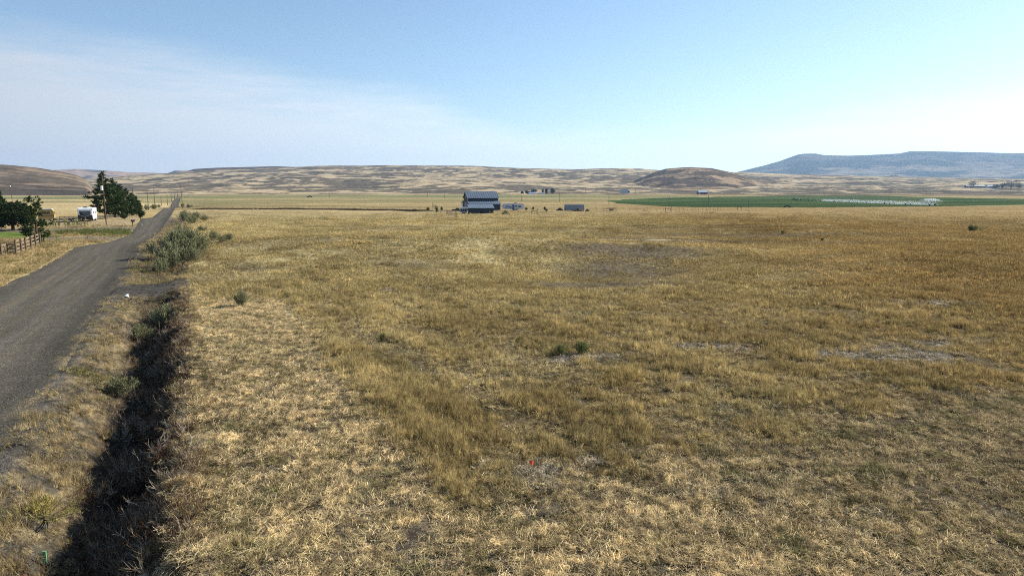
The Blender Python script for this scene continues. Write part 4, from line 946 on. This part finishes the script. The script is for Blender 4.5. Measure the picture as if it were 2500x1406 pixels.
# ------------------------------------------------------------------ vehicles
def wheels(o, xs, ys, r=.36):
    for x in xs:
        for y in ys:
            w = MB().tube([(x, y-.12, r), (x, y-.11, r), (x, y+.11, r), (x, y+.12, r)], [r*.85, r, r, r*.85], 14).build('wheel', M['rubber'], o)
            MB().tube([(x, y-.135, r), (x, y+.135, r)], r*.5, 10).build('rim', M['steel'], w)
def camper_front():
    p = G(188, 542); k = scale_at(p[0], p[1]); W = 26.5/k; H = 28.5/k; L = 7.2; rz = R(23)
    # local x = width, y = length going away
    o = thing('travel_trailer', (p[0], p[1]+.5, p[2]), rz, 'white travel trailer with dark nose window parked by the pines', 'camper')
    z0 = .55
    prof = [(.35, z0), (L-.2, z0), (L, z0+.3), (L, H-.25), (L-.25, H-.02), (.55, H), (.12, H-.3), (0, H*.70), (.05, H*.45)]
    b = MB().prism(prof, 0, W).build('body', M['white'], o)
    MB().prism([(-.04, H*.50), (.3, z0-.12), (.5, z0-.12), (.5, H*.50)], .04, W-.04).build('nose_cap', M['black'], o)
    w = MB(); w.poly([(W*.12, -.03, H*.78), (W*.88, -.03, H*.78), (W*.86, -.06, H*.52), (W*.5, -.12, H*.42), (W*.14, -.06, H*.52)][::-1]); ww = w.build('front_window', M['glass'], o)
    fr = MB(); c = [(W*.08, -.05, H*.83), (W*.92, -.05, H*.83), (W*.91, -.09, H*.50), (W*.5, -.15, H*.37), (W*.09, -.09, H*.50), (W*.08, -.05, H*.83)]
    fr.tube(c, .06, 5); fr.build('window_trim', M['white'], ww)
    MB().tube([(W*.5, -.25, H*.36), (W*.5, -.3, z0)], .04, 6).build('jack', M['steel'], o)
    MB().tube([(W*.2, .1, z0), (W*.5, -1.2, z0-.05), (W*.8, .1, z0)], .06, 5).build('hitch', M['black'], o)
    for x in (.08, W-.08): MB().box((x, .12, H*.62), (.14, .06, H*.62)).build('corner_trim', M['black'], o)
    MB().box((W*.45, 2.0, H+.14), (.9, 1.0, .28)).build('air_conditioner', M['black'], o)
    MB().box((W*.55, 4.6, H+.10), (.5, .5, .2)).build('roof_vent', M['offwhite'], o)
    for y, w_, zc, hh in ((1.9, 1.1, .64, .16), (5.4, 1.0, .64, .16), (7.2, .5, .66, .12)):
        MB().box((W+.02, y, H*zc), (.05, w_, H*hh)).build('side_window', M['glass'], o)
    d = MB().box((W+.02, 3.7, H*.50), (.05, .72, H*.56)).build('door', M['offwhite'], o); MB().box((W+.06, 3.45, H*.48), (.06, .06, .2)).build('handle', M['black'], d)
    MB().box((W+.015, 4, z0+.25), (.04, 7.2, .3)).build('stripe', M['grey'], o)
    MB().box((W-.1, L*.55, z0-.05), (.2, 2.2, .25)).build('fender', M['black'], o)
    wheels(o, (.2, W-.15), (L*.48,)); wheels(o, (.2, W-.15), (L*.48+.9,))
camper_front()
def wheels_x(o, xs, ys, r=.38):
    for x in xs:
        for y in ys:
            w = MB().tube([(x, y-.12, r), (x, y+.12, r)], r, 14).build('wheel', M['rubber'], o); MB().tube([(x, y-.135, r), (x, y+.135, r)], r*.5, 10).build('rim', M['steel'], w)
def camper_side():
    p = G(1225, 514.5); k = scale_at(p[0], p[1]); L = 54/k; H = 17.5/k; o = thing('travel_trailer', p, R(4), 'long white camper with blue markings parked right of the barn', 'camper')
    m_ = MB(); D = 2.5; z0 = .6
    pr = [(.5, z0+.4), (1.6, z0), (L-.3, z0), (L, z0+.35), (L-.05, H-.6), (L-.35, H-.1), (2.2, H), (.9, H-.15), (.2, H*.72), (0, H*.5)]
    n = len(pr); m_.v = [(x, 0, z) for x, z in pr]+[(x, D, z) for x, z in pr]; m_.f = [tuple(range(n)), tuple(range(2*n-1, n-1, -1))]+[(i, n+i, n+(i+1) % n, (i+1) % n) for i in range(n)]
    m_.build('body', M['offwhite'], o)
    for x, w_, zc, hh in ((L*.64, 1.0, .6, .16), (L*.80, 1.2, .55, .22), (L*.24, .8, .6, .14)): MB().box((x, -.02, H*zc), (w_, .05, H*hh)).build('side_window', M['glass'], o)
    MB().box((L*.52, -.02, H*.52), (.75, .05, H*.6)).build('door', M['decal'], o)
    for x, w_, z in ((L*.17, .7, .42), (L*.36, 1.8, .50), (L*.40, 1.2, .42)): MB().box((x, -.02, H*z), (w_, .04, .22)).build('decal', M['decal'], o)
    MB().box((L*.62, 1.2, H+.12), (.9, .8, .25)).build('air_conditioner', M['black'], o); MB().box((L*.3, 1.2, H+.08), (.5, .5, .16)).build('roof_vent', M['white'], o)
    MB().box((L*.6, .15, z0-.1), (2.6, .3, .3)).build('fender', M['black'], o); wheels_x(o, (L*.57, L*.66), (.2, D-.2)); MB().tube([(1.1, .5, z0), (1.1, .5, 0)], .06, 5).build('jack', M['steel'], o)
camper_side()
def box_trailer():
    p = G(1379, 514.5); k = scale_at(p[0], p[1]); L = 47/k; H = 14.5/k; o = thing('storage_container', p, R(3), 'grey box container standing behind the scrap heap', 'container')
    MB().box((L/2, 1.2, H/2+.08), (L, 2.4, H-.16)).build('body', M['grey'], o)
    n = 26
    for i in range(n): MB().box((L*(i+.5)/n, -.02, H*.5), (L/n*.45, .06, H*.86)).build('rib', M['grey'], o)
    MB().box((L/2, 1.2, H+.03), (L+.1, 2.5, .1)).build('roof', M['lightroof'], o); MB().box((L/2, 1.2, .05), (L, 2.2, .3)).build('frame', M['black'], o)
box_trailer()
def yellow_bus():
    p = G(92, 541.5); k = scale_at(p[0], p[1]); L = 27/k; H = 25/k; o = thing('bus', (p[0]-.5, p[1]+1, p[2]), R(26), 'yellow bus with a white roof half hidden by the open crowned pine', 'bus')
    z0 = .6; D = 2.5
    m_ = MB(); pr = [(0, z0), (L, z0), (L+.1, H*.5), (L-.1, H*.85), (L-.5, H-.12), (.1, H-.12)]; n = len(pr); m_.v = [(x, 0, z) for x, z in pr]+[(x, D, z) for x, z in pr]; m_.f = [tuple(range(n)), tuple(range(2*n-1, n-1, -1))]+[(i, n+i, n+(i+1) % n, (i+1) % n) for i in range(n)]; m_.build('body', M['yellow'], o)
    MB().box((L/2-.2, D/2, H-.05), (L-.4, D-.1, .2)).build('roof', M['white'], o)
    for i in range(6): MB().box((.7+i*(L-1.4)/6, -.02, H*.68), ((L-1.4)/6*.78, .05, H*.2)).build('window', M['glass'], o)
    MB().box((L+.03, D/2, H*.66), (.06, D*.8, H*.24)).build('windshield', M['glass'], o); MB().box((L/2, -.02, H*.42), (L*.95, .04, .12)).build('stripe', M['black'], o)
    MB().box((L+.12, D/2, z0+.1), (.15, D, .3)).build('bumper', M['black'], o)
    for y in (.35, D-.35): MB().tube([(L+.05, y, z0+.55), (L+.14, y, z0+.55)], .13, 8).build('headlight', M['offwhite'], o)
    wheels_x(o, (L*.22, L*.82), (.2, D-.2), .5)
yellow_bus()
def flatbed(px, py, wpx, label, load=True):
    p = G(px, py); k = scale_at(p[0], p[1]); L = wpx/k; o = thing('utility_trailer', p, R(30) if px < 900 else R(3), label, 'trailer')
    MB().box((L/2, 1, .8), (L, 2, .14)).build('deck', M['woodpost'], o)
    for i in range(5): MB().box((L*(i+.1)/4.2, .03, 1.15), (.08, .06, .6)).build('stake', M['black'], o)
    MB().box((L/2, -.03, 1.35), (L, .05, .12)).build('rail', M['black'], o)
    MB().tube([(0, 1, .7), (-1.2, 1, .6)], .06, 5).build('hitch', M['black'], o); wheels_x(o, (L*.5, L*.68), (.1, 1.9), .36)
flatbed(145, 541.5, 34, 'dark flat utility trailer between the yellow bus and the white camper')
flatbed(1481, 515.2, 22, 'low flat trailer on the grass right of the grey container')
def pickup(px, py, wpx, label, m, rz=0.0, name='pickup_truck', cat='truck'):
    p = G(px, py); k = scale_at(p[0], p[1]); L = wpx/k; q = L/5.4; o = thing(name, p, rz, label, cat); s_ = lambda v: v*q
    pr = [(0, .55), (5.4, .55), (5.4, 1.05), (4.2, 1.15), (3.6, 1.75), (2.2, 1.8), (2.0, 1.15), (0, 1.1)]; n = len(pr); m_ = MB(); m_.v = [(s_(x), 0, s_(z)) for x, z in pr]+[(s_(x), s_(1.9), s_(z)) for x, z in pr]; m_.f = [tuple(range(n)), tuple(range(2*n-1, n-1, -1))]+[(i, n+i, n+(i+1) % n, (i+1) % n) for i in range(n)]; m_.build('body', M[m], o)
    for x in (2.55, 3.3): MB().box((s_(x), -.02, s_(1.42)), (s_(.6), .05, s_(.4))).build('window', M['glass'], o)
    MB().box((s_(5.42), s_(.95), s_(.65)), (.1, s_(1.9), s_(.2))).build('bumper', M['steel'], o); wheels_x(o, (s_(1.1), s_(4.3)), (s_(.12), s_(1.78)), s_(.38)); return o
pickup(1103, 516, 24, 'black pickup truck parked behind the posts left of the barn', 'black', R(5))
pickup(748, 482.5, 14, 'tiny dark truck on the farm track in the far meadow', 'black')
def awning():
    p = G(1122, 522); k = scale_at(p[0], p[1]); L = 19/k; o = thing('horse_trailer', p, R(3), 'white topped trailer tucked against the left end of the shed', 'trailer'); H = 15.5/k
    MB().box((L/2, 1.1, H*.5), (L*.92, 2.1, H*.55)).build('body', M['black'], o); MB().box((L/2, 1.1, H*.88), (L, 2.3, H*.22)).build('roof', M['white'], o)
    MB().box((L/2, -.02, H*.27), (L*.9, .06, H*.12)).build('skirt', M['offwhite'], o)
    for i in range(4): MB().box((L*(.12+.25*i), -.02, H*.55), (.1, .08, H*.5)).build('slat', M['offwhite'], o)
    wheels_x(o, (L*.4, L*.66), (.15, 2.0), .34)
awning()
def tractor(px, py, hpx, label):
    p = G(px, py); k = scale_at(p[0], p[1]); q = hpx/k/2.6; o = thing('sprinkler_cart', p, 0, label, 'farm machine'); 
    MB().tube([(-1.6*q, 0, 0), (0, 0, 2.6*q)], .09*q, 5).build('leg', M['steel'], o); MB().tube([(1.6*q, 0, 0), (0, 0, 2.6*q)], .09*q, 5).build('leg', M['steel'], o)
    MB().box((0, 0, 1.1*q), (1.6*q, .8*q, .9*q)).build('tank', M['black'], o)
    for x in (-1.6, 1.6): MB().tube([(x*q, -.15*q, .5*q), (x*q, .15*q, .5*q)], .5*q, 12).build('wheel', M['rubber'], o)
tractor(1922, 506.5, 9, 'dark pump cart at the near edge of the green field')
tractor(1938, 489, 6, 'small irrigation tower in the middle of the green field')

# ------------------------------------------------------------------ centre pivot sprinkler and its spray
def pivot(P0, P1, n, label, H=3.6, spray=False, lab2=None, rad=.09):
    o = thing('pivot_sprinkler', (P0.x, P0.y, P0.z), 0, label, 'irrigation pivot'); d = (P1-P0)
    for i in range(n):
        a = d*(i/n); b = d*((i+1)/n); gz = float(h(P0.x+b.x, P0.y+b.y))-P0.z; ga = float(h(P0.x+a.x, P0.y+a.y))-P0.z
        za, zb = ga+H, gz+H; pts = [(a.x+(b.x-a.x)*u, a.y+(b.y-a.y)*u, za+(zb-za)*u+1.0*math.sin(math.pi*u)) for u in (0, .25, .5, .75, 1)]
        MB().tube(pts, rad, 5).build('pipe_span', M['steel'], o)
        dn = Vector((d.y, -d.x, 0)).normalized()*1.5
        for s_ in (-1, 1): MB().tube([(b.x, b.y, zb), (b.x+dn.x*s_, b.y+dn.y*s_, gz+.4)], rad*.8, 5).build('tower_leg', M['steel'], o)
        for s_ in (-1, 1):
            c = Vector((b.x+dn.x*s_, b.y+dn.y*s_, gz+.5)); t = d.normalized()*.15; MB().tube([c-t, c+t], .5, 10).build('wheel', M['rubber'], o)
    return o
Pa = Vector(G(1925, 489.5)); Pb = Vector(G(2276, 502)); pivot(Pa, Pb, 9, 'centre pivot irrigation arm spraying across the green field', 2.6)
def spray():
    n = 11000; u = rng.random(n)*.66+.34; lat = rng.normal(0, 1, n)*2.6; up = rng.random(n)**1.3; X = Pa.x+(Pb.x-Pa.x)*u+lat; Y = Pa.y+(Pb.y-Pa.y)*u+rng.normal(0, 1.5, n)
    Z = h(X, Y)+.2+up*2.3*(.6+.4*vn(u*60, u*0, 5))
    k = 2600; a = rng.random(k); ang = rng.normal(0, .45, k); g = a*9; X2 = Pb.x-1+np.sin(ang)*g; Y2 = Pb.y+rng.normal(0, 2, k); Z2 = Pb.z+2.2+g*.45*np.cos(ang)-(g/7)**2*1.7+rng.normal(0, .25, k)
    X = np.r_[X, X2]; Y = np.r_[Y, Y2]; Z = np.r_[Z, Z2]; m_ = MB(); q = .09
    for x, y, z in zip(X, Y, Z):
        b = len(m_.v); m_.v += [(x-q, y, z), (x+q, y, z), (x, y+q, z+q), (x, y-q, z+q)]; m_.f += [(b, b+1, b+2), (b, b+3, b+1), (b, b+2, b+3), (b+1, b+3, b+2)]
    o = m_.build('water_spray', M['water']); tag(o, 'white water spray hanging under the pivot arm in the green field', 'spray', kind='stuff')
spray()
P0 = Vector(G(408, 481.5)); P1 = Vector(G(476, 482.5)); pivot(P0, P1, 4, 'low pivot pipe crossing the far meadow by the road', 2.4, rad=.14)
P0 = Vector(G(411, 481)); P1 = Vector(G(447, 481.5)); o = pivot(P0, P1, 4, 'tall pivot arm standing across the far end of the road', 5.2, rad=.18)

# ------------------------------------------------------------------ ditch bank, heaps, small things
def berm():
    pts = [(462, 511), (560, 511.5), (700, 511.3), (850, 513), (960, 514.3), (1062, 515.3)]; P = [Vector(G(a, b)) for a, b in pts]; n = 160; X = []; Y = []; Z = []
    for j, (off, hh) in enumerate(((-2.6, -.15), (-1.6, .22), (-.6, .6), (.3, .62), (1.4, .3), (2.6, -.15))):
        xs = []; ys = []; zs = []
        for i in range(n):
            u = i/(n-1)*(len(P)-1); k = min(int(u), len(P)-2); p = P[k].lerp(P[k+1], u-k); x, y = p.x, p.y+off; xs.append(x); ys.append(y); e = min(1, i/12, (n-1-i)/6)
            zs.append(float(base(x, y))+hh*e*(.75+.5*float(fbm(x/4, off, 241, 3))))
        X.append(xs); Y.append(ys); Z.append(zs)
    X, Y, Z = map(np.array, (X, Y, Z)); c = lerp((0.05, 0.033, 0.022), (0.11, 0.08, 0.05), ss(.4, .8, fbm(X/9, Y/2, 243, 3))); o = grid_mesh('ditch_bank', X, Y, Z, M['ground'], c); o['label'] = 'long brown earth bank of the irrigation ditch left of the barn'
berm()
def heap(px, py, wpx, top, label, m, seed, name='earth_heap', cat='heap', ax=1.0):
    p = G(px, py); k = scale_at(p[0], p[1]); W = wpx/2/k; H = hgt(p, top); n = 26; a = np.linspace(0, 2*np.pi, n, endpoint=False); q = np.linspace(0, 1, 9)
    Q, Aa = np.meshgrid(q, a, indexing='ij'); rr = Q*W*(.8+.4*fbm(np.cos(Aa)*1.5+seed, np.sin(Aa)*1.5, seed, 3)); X = rr*np.cos(Aa); Y = rr*np.sin(Aa)*.6
    Z = H*(1-Q**1.3)*(.75+.5*fbm(X*1.3+seed, Y*1.3, seed+3, 4))-.12*(Q > .95); Z[0] = Z[0].mean()
    o = grid_mesh(name, X, Y, Z, m, None, 'thing', wrap=True); o.location = p; return tag(o, label, cat)
heap(1236, 523, 26, 513.5, 'heap of dry brown hay on the grass right of the shed', M['hay'], 3, 'hay_heap')
heap(1412, 516, 34, 509, 'long scrap and brush heap before the grey container', M['soil'], 5, 'scrap_heap'); heap(1435, 516.5, 14, 508.5, 'small brown brush heap at the right of the container', M['hay'], 6, 'brush_heap')
heap(1367, 514.5, 22, 507.5, 'dark scrap heap at the left of the grey container', M['soil'], 7, 'scrap_heap')
for i, (px, py, tp, w, lb) in enumerate(((1066, 520, 502, 9, 'upright green sapling at the corner of the barn yard fence'), (1045, 515, 506, 9, 'low sapling left of the barn yard'), (1012, 515.5, 509, 12, 'low bush at the right end of the brown ditch bank'),
        (1285, 513, 506, 9, 'sapling just right of the long white camper'), (1302, 513, 505, 5, 'thin sapling behind the fence brace'), (1330, 514, 504, 6, 'sapling left of the scrap heap'), (1334, 518, 509, 5, 'short sapling in front of the scrap heap'), (1079, 515, 504, 6, 'narrow sapling beside the dark pickup'))):
    round_tree(px, py, tp, w, lb, 760+i, 'corn', 'sapling', 'saplings around the barn yard', .03, .35, 160, 'sapling')
def culvert():
    l_, d_ = xy(62.0, -4.75); o = thing('culvert_pipe', (float(l_), float(d_), -.52), 0, 'end of a pale metal culvert pipe under the field crossing', 'pipe')
    n = 24; m_ = MB(); L = 1.6; Ro, Ri = .25, .22
    for x, r in ((0, Ri), (0, Ro), (L, Ro), (L, Ri)):
        m_.v += [(x, r*math.cos(2*math.pi*k/n), r*math.sin(2*math.pi*k/n)) for k in range(n)]
    for j in range(3): m_.f += [(j*n+k, j*n+(k+1) % n, (j+1)*n+(k+1) % n, (j+1)*n+k) for k in range(n)]
    m_.f += [(3*n+k, 3*n+(k+1) % n, (k+1) % n, k) for k in range(n)]
    m_.build('pipe_wall', M['offwhite'], o, True); MB().tube([(1.2, 0, 0), (1.25, 0, 0)], Ri*.99, 20).build('inner_disc', M['soil'], o)  # dark brown disc closes the pipe behind its mouth
    c = MB()
    ring = [(-.02, (Ro+.02)*math.cos(2*math.pi*k/n), (Ro+.02)*math.sin(2*math.pi*k/n)) for k in range(n+1)]; c.tube(ring, .025, 5); c.build('rim', M['white'], o)
    o.rotation_euler = (0, 0, math.atan2(CA, -SA))
culvert()
def mailbox():
    p = G(324, 553); k = scale_at(p[0], p[1]); H = hgt(p, 536.5); o = thing('mailbox', p, R(20), 'dark mailbox on a post beside the road and driveway', 'mailbox'); q = H/1.9
    MB().box((0, 0, .65*q), (.2*q, .2*q, 1.3*q)).build('post', M['woodpost'], o)
    pr = [(-.25*q, 1.3*q), (.25*q, 1.3*q), (.25*q, 1.62*q), (.17*q, 1.8*q), (0, 1.88*q), (-.17*q, 1.8*q), (-.25*q, 1.62*q)]; MB().prism(pr, -.35*q, .6*q).build('box', M['black'], o)
    MB().box((.2*q, -.28*q, 1.6*q), (.06*q, .03, .3*q)).build('signal_flag', M['flag'], o)
mailbox()
def marker(px, py, top, label, m, r=.05, name='marker_post', cat='post', cap=None):
    p = G(px, py); H = hgt(p, top); o = thing(name, p, 0, label, cat); MB().tube([(0, 0, -.15), (0, 0, H)], [r, r], 6).build('post_shaft', M[m], o)
    if cap: MB().tube([(0, 0, H*.80), (0, 0, H+.01)], [r*1.15, r*1.15], 6).build('cap', M[cap], o)
marker(214.5, 586.5, 573, 'pale wooden marker post in the verge by the second driveway', 'wood', .12); marker(210, 583, 567, 'thin dark rod beside the pale marker post', 'black', .035); marker(341, 533, 520, 'thin post beside the small young tree', 'woodpost', .05)
heap(345, 550.5, 9, 547, 'pale boulder beside the mailbox', M['concrete'], 9, 'boulder', 'rock')
def green_marker():
    p = G(112, 1385); H = hgt(p, 1345); o = thing('utility_marker', p, R(15), 'thin green marker stake standing in the dark ditch', 'stake'); q = .08
    MB().box((0, 0, H/2), (q*.4, .02, H)).build('stake_shaft', M['woodpost'], o)
    MB().box((0, -.012, H-.15), (q, .035, .32)).build('stake_head', M['stake'], o)
green_marker()
def flagging():
    p = G(1292, 1150); o = thing('survey_flag', p, 0, 'bright orange survey flag on a wire in the near grass', 'flag'); H = .36
    MB().tube([(0, 0, -.1), (.01, 0, H)], .006, 4).build('wire', M['steel'], o)
    n = 7; m_ = MB(); P = []
    for i in range(n+1):
        u = i/n; P.append(((u*.12), .03*math.sin(u*7), H-.02-.04*u)); P.append((u*.10+.01, .03*math.sin(u*7+.6), H-.12-.08*u))
    m_.v = P+[(x, y+.004, z) for x, y, z in P]; k = len(P)
    for i in range(n): a = 2*i; m_.f += [(a, a+1, a+3, a+2), (k+a, k+a+2, k+a+3, k+a+1)]
    m_.build('flag_cloth', M['flag'], o)
flagging()
def stick(px, py, L, rz, label, rad=.02):
    p = G(px, py); o = MB().tube([(-L/2, 0, .05), (0, .03, .08), (L/2, 0, .06)], [rad, rad*.8, rad*.5], 6).build('fallen_stick', M['wood']); o.location = p; o.rotation_euler = (0, .05, rz); tag(o, label, 'stick')
stick(1340, 1135, 1.0, R(-62), 'thin pale stick lying beside the orange flag', .008); stick(1405, 722, .9, R(5), 'pale stick lying in the middle of the field', .02)

# ------------------------------------------------------------------ haze
def haze():
    z0, z1 = -90.0, 760.0; o = MB().box((0, 0, (z0+z1)/2), (28600, 28600, z1-z0)); m = bpy.data.materials.new('haze_air'); m.use_nodes = True; nt = m.node_tree; nt.nodes.clear()
    out = nt.nodes.new('ShaderNodeOutputMaterial'); v = nt.nodes.new('ShaderNodeVolumePrincipled'); v.inputs['Color'].default_value = (0.42, 0.66, 1.0, 1); v.inputs['Density'].default_value = HAZE; v.inputs['Anisotropy'].default_value = 0.25
    nt.links.new(v.outputs[0], out.inputs['Volume']); ob = o.build('haze', m); ob['kind'] = 'stuff'; ob['label'] = 'thin blue summer haze over the valley'; m.cycles.homogeneous_volume = True if hasattr(m, 'cycles') and hasattr(m.cycles, 'homogeneous_volume') else None
HAZE = 4.5e-5
haze()
for lst in LOBJ.values():
    for o in lst:
        if '_used' in o: del o['_used']
        elif o.location.length < 1e-6:
            for ch in list(o.children): bpy.data.objects.remove(ch)
            bpy.data.objects.remove(o)
